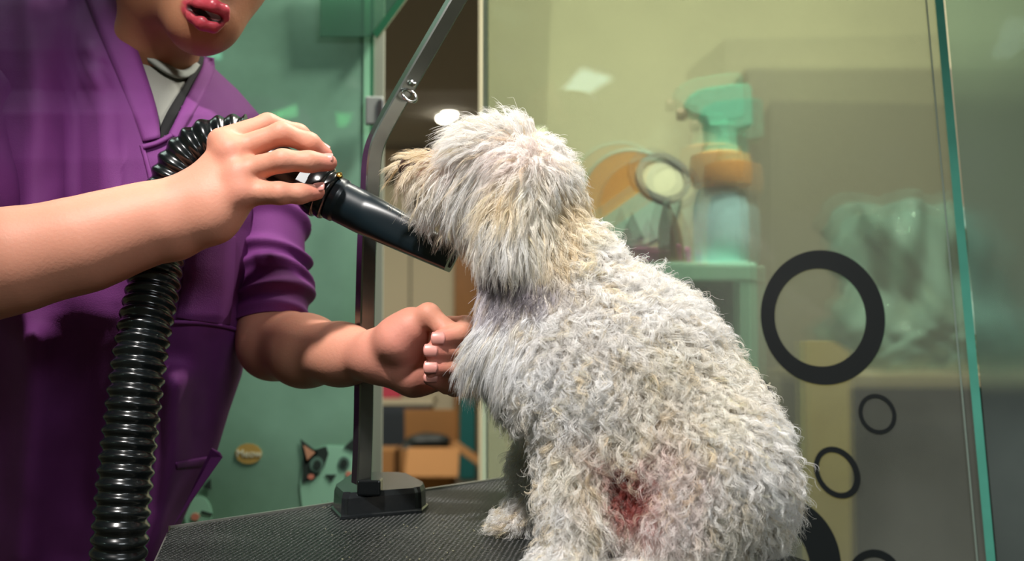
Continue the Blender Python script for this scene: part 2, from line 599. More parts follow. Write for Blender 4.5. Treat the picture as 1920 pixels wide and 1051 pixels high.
# grey hinge on the door profile
h = thing('door_hinge', P(703, 210, 1.78), 'grey square hinge clamp on the glass door edge beside the steel arm', 'hinge')
c = P(702, 208, 1.785)
box('clamp_plate', c, (0.030, 0.012, 0.048), mat('grey_hinge', '8e938f', 0.4), h, bevel=0.003)
box('pivot', c + np.array([0.012, 0, 0]), (0.010, 0.018, 0.036), M_steel, h, bevel=0.002)

# decals of cartoon animals on the green glass
def flat(name, poly, y, m, parent, th=0.0008):
    """polygon of pixels on the plane y"""
    pts = []
    for (x, z) in poly:
        r = P(x, z, 1.0) - CAM
        pts.append(CAM + r * (y / r[1]))
    return prism(name, pts, (0, -th, 0), m, parent)
def oval(cx, cy, rx, ry, n=28, a=0):
    return [(cx + rx * math.cos(t) * math.cos(a) - ry * math.sin(t) * math.sin(a), cy + rx * math.cos(t) * math.sin(a) + ry * math.sin(t) * math.cos(a)) for t in np.linspace(0, 2 * PI, n, endpoint=False)]
D_w = mat('decal_pale', '9fd8b8', 0.6); D_k = mat('decal_dark', '26352f', 0.6); D_p = mat('decal_peach', 'd09a78', 0.6)
D_o = mat('decal_orange', 'b89a50', 0.6); D_t = mat('decal_text_white', 'd8e0c8', 0.6); D_g = mat('decal_grey', '5d7f70', 0.6); D_c = mat('decal_cheek', 'd98a72', 0.6)
gy = LY - 0.0045
t = thing('cat_sticker', P(620, 930, 1.79), 'cartoon cat sticker with one black eye patch on the green glass', 'sticker')
flat('face', [(562, 905), (568, 870), (590, 842), (615, 834), (650, 836), (672, 855), (680, 900), (676, 960), (640, 985), (585, 985), (566, 945)], gy, D_w, t)
flat('eye_patch', [(567, 905), (568, 862), (580, 845), (612, 836), (616, 850), (608, 875), (590, 898)], gy - 0.0010, D_k, t)
flat('ear', [(563, 822), (572, 872), (597, 848)], gy - 0.0010, D_k, t)
flat('inner_ear', [(569, 834), (576, 862), (591, 848)], gy - 0.0020, D_p, t)
flat('ear', [(645, 838), (668, 816), (672, 850)], gy - 0.0010, D_k, t)
e1 = flat('eye', oval(594, 871, 13, 15), gy - 0.0020, D_g, t); flat('pupil', oval(595, 871, 7, 9), gy - 0.0030, D_k, e1)
e1 = flat('eye', oval(645, 868, 11, 13), gy - 0.0010, D_g, t); flat('pupil', oval(645, 868, 6.5, 8), gy - 0.0020, D_k, e1)
flat('muzzle_nose', [(610, 889), (631, 889), (621, 903)], gy - 0.0010, D_k, t)
flat('cheek', oval(583, 893, 6, 5), gy - 0.0020, D_c, t)
flat('cheek', oval(654, 888, 6, 5), gy - 0.0010, D_c, t)
t = thing('speech_bubble_sticker', P(466, 850, 1.79), 'orange oval sticker with white lettering on the green glass', 'sticker')
flat('bubble', oval(466, 850, 25, 19), gy, D_o, t)
cu = bpy.data.curves.new('lettering', 'FONT'); cu.body = 'Meow'; cu.size = 0.017; cu.extrude = 0.0003; cu.align_x = 'CENTER'; cu.align_y = 'CENTER'
tmp = bpy.data.objects.new('lettering_curve', cu); C.objects.link(tmp); bpy.context.view_layer.update()
to = link('lettering', bpy.data.meshes.new_from_object(tmp), D_t, None, False); bpy.data.objects.remove(tmp)
r = P(467, 850, 1.0) - CAM; to.location = CAM + r * ((gy - 0.0014) / r[1]); to.rotation_euler = (PI / 2, 0, 0); to.parent = t; to.matrix_parent_inverse = t.matrix_basis.inverted()
t = thing('round_animal_sticker', P(375, 960, 1.79), 'pale cartoon animal sticker with pink cheek low beside the purple scrub', 'sticker')
flat('face', oval(372, 965, 26, 36), gy, D_w, t)
flat('ear', [(380, 912), (395, 896), (396, 918)], gy - 0.0010, D_k, t)
flat('cheek', oval(366, 968, 8, 7), gy - 0.0010, D_c, t)
flat('eye', [(378, 956), (398, 962), (398, 966), (378, 961)], gy - 0.0010, D_k, t)

# ------------------------------------------------------------------ ceiling lights (panels mirrored in the right glass, glowing ones added behind the green)
M_led = mat('led_panel', 'ffffff', 0.5, emit='d8fff0', estr=5.0)
M_frame = mat('white_frame', 'd5d5d0', 0.5)
def reflect_to_ceiling(px, py, base, n2, zc=2.585):
    r = P(px, py, 1.0) - CAM
    t = ((base - CAM[:2]) @ n2) / (r[:2] @ n2)
    q = CAM + r * t
    rr = r.copy(); rr[:2] -= 2 * (r[:2] @ n2) * n2
    return q + rr * ((zc - q[2]) / rr[2])
def led(quad_px, base, n2, label, estr):
    q = [reflect_to_ceiling(x, y, base, n2) for x, y in quad_px]
    c = sum(q) / len(q)
    t = thing('ceiling_light', c, label, 'ceiling light', 'ceiling light panels mirrored in the glass')
    m = mat('led_panel', 'ffffff', 0.5, emit='d8fff0', estr=estr)
    prism('diffuser', q, (0, 0, 0.012), m, t)
    q2 = [c + (p - c) * 1.06 for p in q]
    prism('light_frame', [p + np.array([0, 0, 0.003]) for p in q2], (0, 0, 0.012), M_frame, t)
led([(1030, 200), (1090, 128), (1150, 146), (1060, 205)], GA, gn, 'bright ceiling light panel mirrored in the right glass above the dog', 16)
led([(914, 170), (914, 140), (942, 138), (925, 165)], GA, gn, 'small ceiling light panel mirrored at the left edge of the right glass', 13)
def led_direct(quad_px, label, estr, col):  # glowing panels added in place of the reflected patches on the green glass
    q = []
    for x, y in quad_px:
        r = P(x, y, 1.0) - CAM
        q.append(CAM + r * ((2.585 - CAM[2]) / r[2]))
    c = sum(q) / len(q)
    t = thing('ceiling_light', c, label, 'ceiling light')
    prism('diffuser', q, (0, 0, 0.012), mat('led_panel', 'ffffff', 0.5, emit=col, estr=estr), t)
    prism('light_frame', [c + (p - c) * 1.05 + np.array([0, 0, 0.003]) for p in q], (0, 0, 0.012), M_frame, t)
led_direct([(508, 214), (556, 197), (557, 219), (520, 222)], 'green glowing panel added behind the green glass as a light patch above the hand', 4.5, 'c8ffc8')
led_direct([(630, 212), (662, 215), (650, 236), (634, 238)], 'green glowing panel added behind the green glass as a light patch near the steel bar', 4.0, 'b0ffb8')
led_direct([(368, 55), (412, 68), (415, 112), (372, 104)], 'pale blue glowing panel added behind the green glass as a light patch beside the chin', 4.5, 'd8f0ff')

# ------------------------------------------------------------------ through the doorway
D = 8.6
def farbox(name, x0, y0, x1, y1, d, depth, m, parent=None, bevel=0.0):
    a = P(x0, y1, d); b = P(x1, y0, d)
    return box(name, ((a[0] + b[0]) / 2, a[1] + depth / 2, (a[2] + b[2]) / 2), (abs(b[0] - a[0]), depth, abs(b[2] - a[2])), m, parent, bevel=bevel)
M_blue = mat('blue_sign', '1c4a9c', 0.5); M_wood = mat('orange_wood', '9c6a34', 0.5, noise=0.15, nscale=12); M_teal = mat('teal_fabric', '1c6a68', 0.8)
t = thing('shop_sign', P(780, 330, 9.0), 'blue shop sign board high on the far wall behind the muzzle', 'sign')
farbox('board', 640, 240, 870, 332, 9.0, 0.06, M_blue, t)
b_ = P(733, 305, 8.98); lathe('emblem', [(0.05, 0), (0.12, 0.0), (0.12, 0.02), (0.02, 0.03)], mat('beige_emblem', 'b9a382', 0.6), t, loc=b_, rot=Matrix.Rotation(PI / 2, 3, 'X'))
t = thing('cream_cabinet', P(780, 760, 8.7) * np.array([1, 1, 0]), 'tall cream cabinet beyond the doorway under the blue sign', 'cabinet')
a = P(640, 345, 8.7); b = P(852, 345, 8.7)
box('cabinet_body', ((a[0] + b[0]) / 2, 8.95, a[2] / 2), (b[0] - a[0], 0.5, a[2]), M_cream, t, bevel=0.01)
box('door_gap', ((a[0] + b[0]) / 2 + .1, 8.698, a[2] / 2), (0.012, 0.008, a[2] * 0.9), M_dark, t)
a = P(852, 345, 8.5); b = P(898, 345, 8.5)
t = thing('wooden_door_frame', (a[0], 8.5, 0), 'orange brown wooden door leaf beyond the doorway beside the cream cabinet', 'door')
box('door_leaf', ((a[0] + b[0]) / 2, 8.53, 1.1), (b[0] - a[0], 0.06, 2.2), M_wood, t)
box('door_panel', ((a[0] + b[0]) / 2 , 8.495, 1.4), ((b[0] - a[0]) * .5, 0.01, 1.0), M_wood, t)
a = P(862, 745, 7.9); b = P(893, 850, 7.9)
t = tag(box('teal_bin', ((a[0] + b[0]) / 2, 7.95, a[2] / 2 + .001), (b[0] - a[0], 0.16, a[2]), M_teal, bevel=0.02), 'tall teal bin standing in front of the wooden door', 'bin')
a = P(705, 748, 8.1); b = P(808, 748, 8.1)
t = thing('low_shelf', (a[0], 8.3, 0), 'low dark storage unit with pale top behind the cardboard boxes', 'cabinet')
box('cabinet_body', ((a[0] + b[0]) / 2, 8.3, (a[2] - 0.04) / 2), (b[0] - a[0], 0.38, a[2] - 0.04), mat('slate_blue', '3c444c', 0.7), t)
box('top', ((a[0] + b[0]) / 2, 8.3, a[2] - 0.02), (b[0] - a[0] + 0.04, 0.4, 0.04), M_cream, t)
box('drawer_front', ((a[0] + b[0]) / 2, 8.105, (a[2] - 0.04) / 2), (b[0] - a[0] - 0.08, 0.012, a[2] - 0.16), mat('slate_blue_dark', '30383f', 0.7), t)
z_ = P(730, 606, 8.35)
tag(box('pink_box', (z_[0], 8.25, a[2] + 0.07 / 2), (0.0, 0, 0), M_dark) if False else box('pink_box', (P(733, 600, 8.3)[0], 8.3, (a[2] + P(733, 600, 8.3)[2]) / 2), (0.17, 0.1, P(733, 600, 8.3)[2] - a[2]), mat('pink_card', 'c8425c', 0.6), bevel=0.01), 'pink box upright on the low dark storage unit, top edge above the wrist', 'box')

# cardboard boxes on the floor
def open_carton(x0, x1, dpt, D0, h, label, flaps=True):
    a = P(x0, 800, D0); b = P(x1, 800, D0); W = b[0] - a[0]; cx = (a[0] + b[0]) / 2
    t = thing('cardboard_box', (cx, D0 + dpt / 2, 0), label, 'box')
    bm = bmesh.new(); th = 0.012
    box_bm(bm, (cx, D0 + dpt / 2, th / 2), (W, dpt, th))
    for sx in (-1, 1): box_bm(bm, (cx + sx * (W - th) / 2, D0 + dpt / 2, h / 2), (th, dpt, h))
    for sy in (0, 1): box_bm(bm, (cx, D0 + th / 2 + sy * (dpt - th), h / 2), (W, th, h))
    bm_obj('carton_body', bm, M_card, t)
    if flaps:
        f = box('flap', (0, 0, 0), (W * .95, 0.25, 0.01), M_card, t); f.matrix_parent_inverse = t.matrix_basis.inverted(); f.location = (cx + .05, D0 - 0.09, h - 0.07); f.rotation_euler = (math.radians(40), 0, 0)
        f = box('flap', (0, 0, 0), (W, 0.24, 0.01), M_card, t); f.location = (cx, D0 + dpt + 0.02, h + 0.11); f.rotation_euler = (math.radians(100), 0, 0)
        f = box('flap', (0, 0, 0), (0.22, dpt, 0.01), M_card, t); f.location = (cx + W / 2 + .08, D0 + dpt / 2, h - 0.04); f.rotation_euler = (0, math.radians(35), 0)
    else:
        for sy in (0, 1): box('flap', (cx, D0 + dpt * (0.25 + 0.5 * sy), h + 0.005), (W, dpt * 0.49, 0.008), M_card, t)
    return t, cx
t, cx = open_carton(748, 850, 0.40, 6.9, 0.33, 'open cardboard box with raised flaps on the floor beyond the doorway')
V, Fc = nets([ell((cx + rng.normal() * .09, 7.1 + rng.normal() * .06, 0.27 + rng.random() * .10), (.10, .07, .05), 0.02) for _ in range(9)], 0.015, (cx - .4, 6.7, 0.05), (cx + .4, 7.5, 0.6))
V = np.clip(V, [cx - .16, 6.94, 0.2], [cx + .16, 7.26, 9])
tag(fast_mesh('crumpled_bag', V, Fc, mat('dark_bag', '2a3230', 0.5)), 'dark crumpled bag filling the open cardboard box', 'bag')
open_carton(706, 741, 0.3, 7.3, 0.27, 'small closed cardboard box left of the open cardboard box', False)

# downlight pair in the far ceiling
M_down = mat('downlight_lens', 'ffffff', 0.4, emit='fff6e0', estr=14)
for (x, y, lab) in ((843, 211, 'right lamp of the bright ceiling downlight pair seen through the doorway'), (833, 218, 'left lamp of the bright ceiling downlight pair seen through the doorway')):
    r = P(x, y, 1.0) - CAM; q = CAM + r * ((2.592 - CAM[2]) / r[2])
    t = thing('downlight', q, lab, 'ceiling light', 'downlights beyond the doorway')
    lathe('lens', [(0.050, 0), (0.046, -0.03), (0.02, -0.04)], M_down, t, loc=q)
    lathe('lamp_rim', [(0.065, 0.004), (0.065, -0.006), (0.051, -0.008), (0.051, 0.004)], M_frame, t, loc=q)

# ------------------------------------------------------------------ storage side behind the right glass
SH = P(1300, 497, 1.78)
zsh = SH[2]
t = thing('mint_shelf_unit', (0.28, 1.85, 0), 'mint painted shelf unit behind the hazy glass right of the dog', 'shelf')
xl = P(1160, 500, 1.80)[0]; xr = P(1418, 500, 1.72)[0]
box('shelf_top', ((xl + xr) / 2, 1.86, zsh - 0.015), (xr - xl, 0.30, 0.030), M_mint, t, bevel=0.003)
box('leg', (xr - 0.014, 1.725, (zsh - 0.03) / 2), (0.028, 0.028, zsh - 0.03), M_mint, t)
box('leg', (xl + 0.014, 1.725, (zsh - 0.03) / 2), (0.028, 0.028, zsh - 0.03), M_mint, t)
box('leg', (xr - 0.014, 1.995, (zsh - 0.03) / 2), (0.028, 0.028, zsh - 0.03), M_mint, t)
box('leg', (xl + 0.014, 1.995, (zsh - 0.03) / 2), (0.028, 0.028, zsh - 0.03), M_mint, t)
box('back_panel', ((xl + xr) / 2, 2.004, zsh / 2), (xr - xl, 0.006, zsh - .05), mat('dark_green_panel', '3a5a4c', 0.7), t)
box('side_panel', (xr - 0.003, 1.86, zsh / 2), (0.006, 0.25, zsh - .05), M_mint, t)
box('shelf_board', ((xl + xr) / 2, 1.86, 0.70), (xr - xl - .02, 0.26, 0.02), M_mint, t)

# spray bottle
bx, by = P(1353, 500, 1.80)[:2]
t = thing('spray_bottle', (bx, by, zsh), 'pale blue spray bottle with orange collar and mint trigger head on the mint shelf', 'bottle')
M_bl = mat('pale_blue_plastic', 'b8e4f2', 0.35); M_or = mat('orange_plastic', 'e8a050', 0.4); M_mh = mat('mint_plastic', '7fd0b8', 0.4)
lathe('bottle_body', [(0.040, 0), (0.045, 0.006), (0.047, 0.05), (0.046, 0.10), (0.040, 0.125), (0.036, 0.13)], M_bl, t, loc=(bx, by, zsh))
lathe('collar', [(0.037, 0.130), (0.051, 0.136), (0.053, 0.16), (0.050, 0.186), (0.032, 0.192)], M_or, t, loc=(bx, by, zsh))
lathe('neck', [(0.032, 0.192), (0.028, 0.21), (0.030, 0.235)], M_mh, t, loc=(bx, by, zsh))
hd = [(-0.062, 0.262), (-0.058, 0.284), (-0.035, 0.298), (0.02, 0.306), (0.050, 0.306), (0.052, 0.235), (0.03, 0.228), (-0.022, 0.228), (-0.03, 0.25), (-0.05, 0.252)]
prism('trigger_head', [(bx + x, by - 0.02, zsh + z) for x, z in hd], (0, 0.04, 0), M_mh, t, bevel=0.004)
lathe('nozzle_tip', [(0.009, 0), (0.011, 0.006), (0.010, 0.016)], mat('brown_tip', '8a6a50', 0.5), t, loc=(bx - 0.057, by, zsh + 0.257), rot=Matrix.Rotation(-PI / 2, 3, 'Y'))

# round drum toy with orange face and grey rim ring
c = P(1182, 374, 1.84)
t = thing('round_drum', (c[0], c[1], zsh), 'round orange and mint drum behind the hairy neck of the dog, on the mint shelf', 'drum')
Rx = Matrix.Rotation(PI / 2, 3, 'X')
rD = 0.087
lathe('rim', [(rD - .006, -0.02), (rD, -0.018), (rD, 0.018), (rD - .006, 0.02), (rD - .012, 0.012), (rD - .012, -.012)], mat('grey_green_rim', '9ab0a0', 0.5), t, loc=c, rot=Rx, seg=48)
lathe('face', [(0.002, 0.0195), (rD - .006, 0.0195), (rD - .006, -0.01), (0.002, -0.01)], M_or, t, loc=c, rot=Rx, seg=48)
a_ = math.radians(32)
pl = [(rD * .93 * math.cos(s), rD * .93 * math.sin(s)) for s in np.linspace(math.radians(35) , math.radians(35) - PI, 24)]
prism('lower_face', [(c[0] + x, c[1] - 0.0255, c[2] + z) for x, z in pl], (0, 0.006, 0), mat('pale_mint_face', 'b4dccb', 0.5), t)
prism('ear', [(c[0] - .02, c[1] - 0.030, c[2] - .07), (c[0] + .02, c[1] - .030, c[2] - .07), (c[0] - .0, c[1] - 0.030, c[2] - .025)], (0, 0.006, 0), mat('dark_grey_face', '54605a', 0.5), t)
lathe('stand', [(0.05, 0), (0.045, 0.01), (0.012, 0.02), (0.012, c[2] - zsh - rD + .004)], mat('grey_stand', '7a8a84', .5), t, loc=(c[0], c[1], zsh))
# hand mirror
c = P(1243, 335, 1.72)
t = thing('magnifying_glass', (c[0], c[1], zsh), 'round magnifying glass with grey rim and brown handle leaning behind the glass', 'magnifying glass')
Rm = Matrix.Rotation(math.radians(10), 3, 'Z') @ Matrix.Rotation(math.radians(68), 3, 'X')
rr = 0.045
lathe('rim', [(rr - .010, -0.006), (rr, -0.006), (rr, 0.006), (rr - .010, 0.006), (rr - .010, -.0059)], mat('dark_rim', '44453c', 0.4), t, loc=c, rot=Rm, seg=48)
lathe('lens', [(0.001, 0.0012), (rr - .009, 0.0012), (rr - .009, -0.0012), (0.001, -0.0012)], mat('frosted_lens', 'c6c2a4', 0.35), t, loc=c, rot=Rm, seg=48)
hb = P(1262, 500, 1.74)
tube('handle', [(*(c + np.array([0.006, 0, -rr + .002])), 0.006), (*((c + hb) / 2 + np.array([.002, 0, -.01])), 0.018), (hb[0], hb[1], zsh, 0.024)], lambda i, s, th, r: (r[3], r[3] * .5), mat('brown_handle', '9a6a44', 0.6), t, n=14, seg=20)
a = P(1236, 485, 1.70)
tag(box('pink_box', (a[0] + .012, 1.765, zsh + 0.014), (0.094, 0.045, 0.028), mat('magenta_plastic', 'cc5c9c', 0.5), bevel=0.004), 'magenta pink box on the mint shelf beside the back of the dog', 'box')

# yellow board, dark cabinet, plastic bag, grey-brown screen
M_yel = mat('yellow_board', 'f4d88c', 0.6, noise=0.06, nscale=5)
d0 = 1.66
a = P(1508, 640, d0); b = P(1592, 640, d0)
t = prism('yellow_board', [(a[0], d0, 0), (b[0], d0, 0), (b[0], d0, a[2] - .016), (b[0] - .024, d0, a[2]), (a[0], d0, a[2])], (0, 0.03, 0), M_yel)
tag(t, 'yellow wooden board standing upright behind the glass and the ring decals', 'board')
d0 = 1.80
a = P(1600, 702, d0)
t = thing('dark_cabinet', (1.05, 2.05, 0), 'dark grey cabinet behind the glass under the plastic bag', 'cabinet')
box('cabinet_body', ((a[0] + 1.7) / 2, 2.05, (a[2] - .02) / 2), (1.7 - a[0], 0.48, a[2] - .02), M_dark, t)
box('cabinet_top', ((a[0] + 1.7) / 2, 2.05, a[2] - .01), (1.72 - a[0], 0.50, 0.02), mat('tan_top', 'a09274', 0.6), t)
box('door', (1.1, 1.805, a[2] / 2), (.5, .012, a[2] * .8), M_dark, t)
zt_ = a[2]
a = P(1408, 118, 2.4); b = P(1768, 420, 2.3)
t = thing('tall_wardrobe', (0.9, 2.5, 0), 'tall brown grey cupboard far behind the glass, its left edge right of the spray bottle', 'cupboard')
box('cupboard_body', ((a[0] + 1.3) / 2, 2.6, a[2] / 2), (1.3 - a[0], 0.36, a[2]), mat('brown_grey_laminate', '6e6858', 0.6, noise=.06, nscale=4), t, bevel=.004)
box('door', ((a[0] + 1.3) / 2, 2.413, a[2] / 2), ((1.3 - a[0]) * .96, 0.012, a[2] * .94), mat('brown_grey_door', '6c6656', 0.55, noise=.06, nscale=4), t)

# crumpled clear plastic bag
def bag():
    c0 = P(1745, 560, 1.98)
    n, mth = 40, 70
    verts = []
    for i in range(n):
        v = i / (n - 1)
        for j in range(mth):
            th = 2 * PI * j / mth
            Rr = 0.19 * (1 - 0.55 * v ** 1.6) * (0.9 + 0.1 * math.sin(v * 9))
            cr = 0.018 * math.sin(5 * th + 7 * v) + 0.012 * math.sin(11 * th - 13 * v) + 0.006 * math.sin(23 * th + 29 * v)
            if v < 0.25: cr += 0.014 * math.sin(17 * th) * math.sin(60 * v)
            R2 = Rr + cr
            verts.append((c0[0] + R2 * math.cos(th) * (1 + .1 * v) - 0.05 * v, c0[1] + min(0.8 * R2, 0.155) * math.sin(th), zt_ + 0.002 + 0.30 * v + 0.012 * math.sin(4 * th + 2) * v + 0.004 * (1 + math.sin(9 * th)) * (1 - v)))
    faces = [(i * mth + j, i * mth + (j + 1) % mth, (i + 1) * mth + (j + 1) % mth, (i + 1) * mth + j) for i in range(n - 1) for j in range(mth)]
    faces.append(tuple((n - 1) * mth + j for j in range(mth)))
    m = glass_mat('clear_bag_film', 'cfe2da', '9cc4b8', 0.26, 0.0, 0.8)
    tag(mesh('plastic_bag', verts, faces, m), 'crumpled clear plastic bag on the dark cabinet behind the glass', 'bag')
bag()

# ------------------------------------------------------------------ grooming table
M_trim = mat('aluminium_trim', 'b6b8ae', 0.35, 0.8)
M_rub = mat('rubber_mat', '0e1613', 0.38, noise=0.25, nscale=40)
nt = M_rub.node_tree
b = nt.nodes['Principled BSDF']
tc = nt.nodes['Texture Coordinate']
mp = nt.nodes.new('ShaderNodeMapping'); mp.inputs['Rotation'].default_value = (0, 0, math.radians(48)); mp.inputs['Scale'].default_value = (1.0, 2.2, 1)
vo = nt.nodes.new('ShaderNodeTexVoronoi'); vo.inputs['Scale'].default_value = 150; vo.inputs['Randomness'].default_value = 0.15
nt.links.new(tc.outputs['Object'], mp.inputs[0]); nt.links.new(mp.outputs[0], vo.inputs['Vector'])
bp = nt.nodes.new('ShaderNodeBump'); bp.inputs['Strength'].default_value = 1.0; bp.inputs['Distance'].default_value = 0.006
nt.links.new(vo.outputs['Distance'], bp.inputs['Height']); nt.links.new(bp.outputs[0], b.inputs['Normal'])
TZ = 0.90
poly = [(-0.33, 1.04), (0.03, 1.43), (0.355, 0.62), (-0.19, 0.45)]
tb = thing('grooming_table', (0, 0.9, 0), 'black rubber topped grooming table with aluminium edge under the dog', 'table')
prism('rubber_top', [(x, y, TZ - 0.006) for x, y in poly], (0, 0, 0.006), M_rub, tb)
cxy = np.mean(poly, 0)
po = [cxy + (np.array(p) - cxy) * 1.012 for p in poly]
prism('edge_trim', [(x, y, TZ - 0.036) for x, y in po], (0, 0, 0.032), M_trim, tb)
# raised metal lip of the far edge
a0, b0 = np.array(poly[0]), np.array(poly[1]); dv = (b0 - a0) / np.linalg.norm(b0 - a0)
mid = (a0 + b0) / 2
box('trim_lip', (mid[0] - .001, mid[1] + .001, TZ - 0.001), (np.linalg.norm(b0 - a0), 0.004, 0.006), M_trim, tb, rotz=math.atan2(dv[1], dv[0]))
for q in poly:
    q = cxy + (np.array(q) - cxy) * 0.8
    box('leg', (q[0], q[1], (TZ - 0.036) / 2), (0.03, 0.03, TZ - 0.036), M_steel, tb, rotz=math.radians(48))
# crumbs and fluff scattered on the mat
bm = bmesh.new()
for k in range(80):
    px_, py_ = rng.uniform(600, 960), rng.uniform(930, 1060)
    r = P(px_, py_, 1.0) - CAM; q = CAM + r * ((TZ + 0.0008 - CAM[2]) / r[2])
    s = rng.uniform(0.0003, 0.0008)
    box_bm(bm, q, (s * 2, s, s), Matrix.Rotation(rng.uniform(0, 3), 3, 'Z'))
tag(bm_obj('fur_crumbs', bm, mat('pale_crumbs', '98967c', 0.8)), 'pale crumbs of fur scattered on the black table mat', 'crumbs', kind='stuff')

# grooming arm: foot, square tube post, bent bar, eye ring
ft = P(712, 935, 1.10)
ga = thing('grooming_stand', (ft[0], ft[1], TZ), 'steel grooming stand with black foot and bar bent towards the upper right', 'grooming stand')
def on_table(px, py, z=TZ):
    r = P(px, py, 1.0) - CAM
    return CAM + r * ((z - CAM[2]) / r[2])
fb = [on_table(x, y) for x, y in ((622, 955), (640, 974), (790, 961), (802, 950), (760, 925), (660, 925))]
fb = [np.array([p[0], p[1], TZ]) for p in fb]
def foot():
    bm = bmesh.new()
    c = sum(fb) / len(fb)
    H = 0.026
    lv = []
    for s, z in ((1.02, 0.0005), (1.02, 0.003), (0.985, 0.004), (0.97, H * .8), (0.93, H)):
        lv.append([bm.verts.new(c + (p - c) * s + np.array([0, 0, z])) for p in fb])
    for a_, b_ in zip(lv[:-1], lv[1:]):
        for i in range(6): bm.faces.new((a_[i], a_[(i + 1) % 6], b_[(i + 1) % 6], b_[i]))
    bm.faces.new(lv[-1]); bm.faces.new(lv[0][::-1])
    bmesh.ops.recalc_face_normals(bm, faces=bm.faces)
    es = [e for e in bm.edges if abs(e.verts[0].co.z - e.verts[1].co.z) > .005]
    bmesh.ops.bevel(bm, geom=es, offset=0.006, segments=3, affect='EDGES')
    o = bm_obj('foot', bm, mat('foot_plastic', '1b1e20', 0.25, coat=0.4, bump=.1, bscale=90), ga)
foot()
pd_ = 1.10
M_post = mat('satin_steel', '868a86', 0.26, 0.95, noise=0.12, nscale=60)
box('socket', P(694, 904, pd_) - np.array([0, 0, 0.004]), (0.024, 0.024, 0.016), M_blackp, ga, bevel=.002)
path = [P(677, 905, pd_), P(681, 800, pd_), P(684, 600, pd_), P(688, 450, pd_), P(694, 350, pd_), P(696, 310, pd_), P(703, 272, pd_), P(722, 232, pd_), P(760, 165, pd_), P(820, 62, pd_), P(905, -84, pd_), P(960, -180, pd_)]
def sqt(name, path, hw, hd, m, parent):
    rows, L = catmull(path, 120)
    tan = np.gradient(rows, axis=0); tan /= np.linalg.norm(tan, axis=1)[:, None]
    yv = np.array([-math.sin(math.radians(32)), math.cos(math.radians(32)), 0.0])
    vs, fs = [], []
    for p_, t_ in zip(rows, tan):
        v = yv - t_ * (yv @ t_); v /= np.linalg.norm(v)
        u = np.cross(t_, v)
        b = 0.18
        for (s1, s2) in ((-1, -1 + b), (-1 + b, -1), (1 - b, -1), (1, -1 + b), (1, 1 - b), (1 - b, 1), (-1 + b, 1), (-1, 1 - b)):
            vs.append(p_ + u * s1 * hw + v * s2 * hd)
    n = len(rows)
    for i in range(n - 1):
        for j in range(8):
            a = i * 8 + j; c = i * 8 + (j + 1) % 8
            fs.append((a, c, c + 8, a + 8))
    fs.append(tuple(range(8))[::-1]); fs.append(tuple((n - 1) * 8 + j for j in range(8)))
    return mesh(name, vs, fs, m, parent, smooth=False)
sqt('bent_post', path, 0.0080, 0.0080, M_post, ga)
rg = P(768, 180, pd_ - 0.014)
bm = bmesh.new()
def torus(name, c, R, r, m, parent, rot=None, n=36, k=12):
    vs, fs = [], []
    for i in range(n):
        a = 2 * PI * i / n
        for j in range(k):
            b = 2 * PI * j / k
            v = Vector(((R + r * math.cos(b)) * math.cos(a), (R + r * math.cos(b)) * math.sin(a), r * math.sin(b)))
            if rot: v = rot @ v
            vs.append(v + Vector(c))
    for i in range(n):
        for j in range(k):
            fs.append((i * k + j, ((i + 1) % n) * k + j, ((i + 1) % n) * k + (j + 1) % k, i * k + (j + 1) % k))
    return mesh(name, vs, fs, m, parent)
torus('eye_ring', rg, 0.0075, 0.0016, M_chrome, ga, rot=Matrix.Rotation(math.radians(35), 3, 'Z') @ Matrix.Rotation(math.radians(62), 3, 'X'))
lathe('screw', [(0.0035, 0), (0.0035, 0.002), (0.001, 0.003)], M_chrome, ga, loc=P(774, 157, pd_ - 0.0105), rot=Matrix.Rotation(PI / 2, 3, 'X'), seg=12)
bm.free()

# ------------------------------------------------------------------ person
M_skin = mat('skin', 'd9a08c', 0.52, spec=0.38, attr='col', sss=0.18, bump=0.12, bscale=350, noise=0.04, nscale=60)
M_nail = mat('fingernail', 'd8948a', 0.36, coat=0.1)
M_purple = mat('purple_cotton', '6e2c72', 0.8, noise=0.10, nscale=35, bump=0.25, bscale=900)
M_purple2 = mat('purple_cotton_band', '76327a', 0.8, noise=0.10, nscale=35, bump=0.25, bscale=900)
M_tee = mat('grey_tshirt', '8f9088', 0.8, noise=0.05, bump=0.2, bscale=700)
M_black = mat('black_cloth', '101012', 0.9)
M_hair = mat('black_hair', '120e0e', 0.4)

person = thing('person', (-0.50, 1.30, 0), 'person in a purple scrub top drying the dog with a hose dryer', 'person')

body = []
# head
body += [ell(P(350, -155, 1.235), (0.080, 0.098, 0.100), 0.02),
         cone(P(415, -70, 1.20), P(380, 30, 1.155), 0.062, 0.030, 0.03),
         cone(P(425, -30, 1.185), P(400, 25, 1.17), 0.034, 0.030, 0.03),
         cone(P(300, -60, 1.24), P(372, 42, 1.158), 0.055, 0.026, 0.035),
         cone(P(366, 50, 1.150), P(372, 56, 1.148), 0.017, 0.016, 0.02),
         ell(P(432, -45, 1.115), (0.013, 0.020, 0.016), 0.015),
         cone(P(425, -130, 1.14), P(432, -48, 1.115), 0.006, 0.010, 0.02),
         ell(P(280, -60, 1.215), (0.012, 0.016, 0.030), 0.006)]
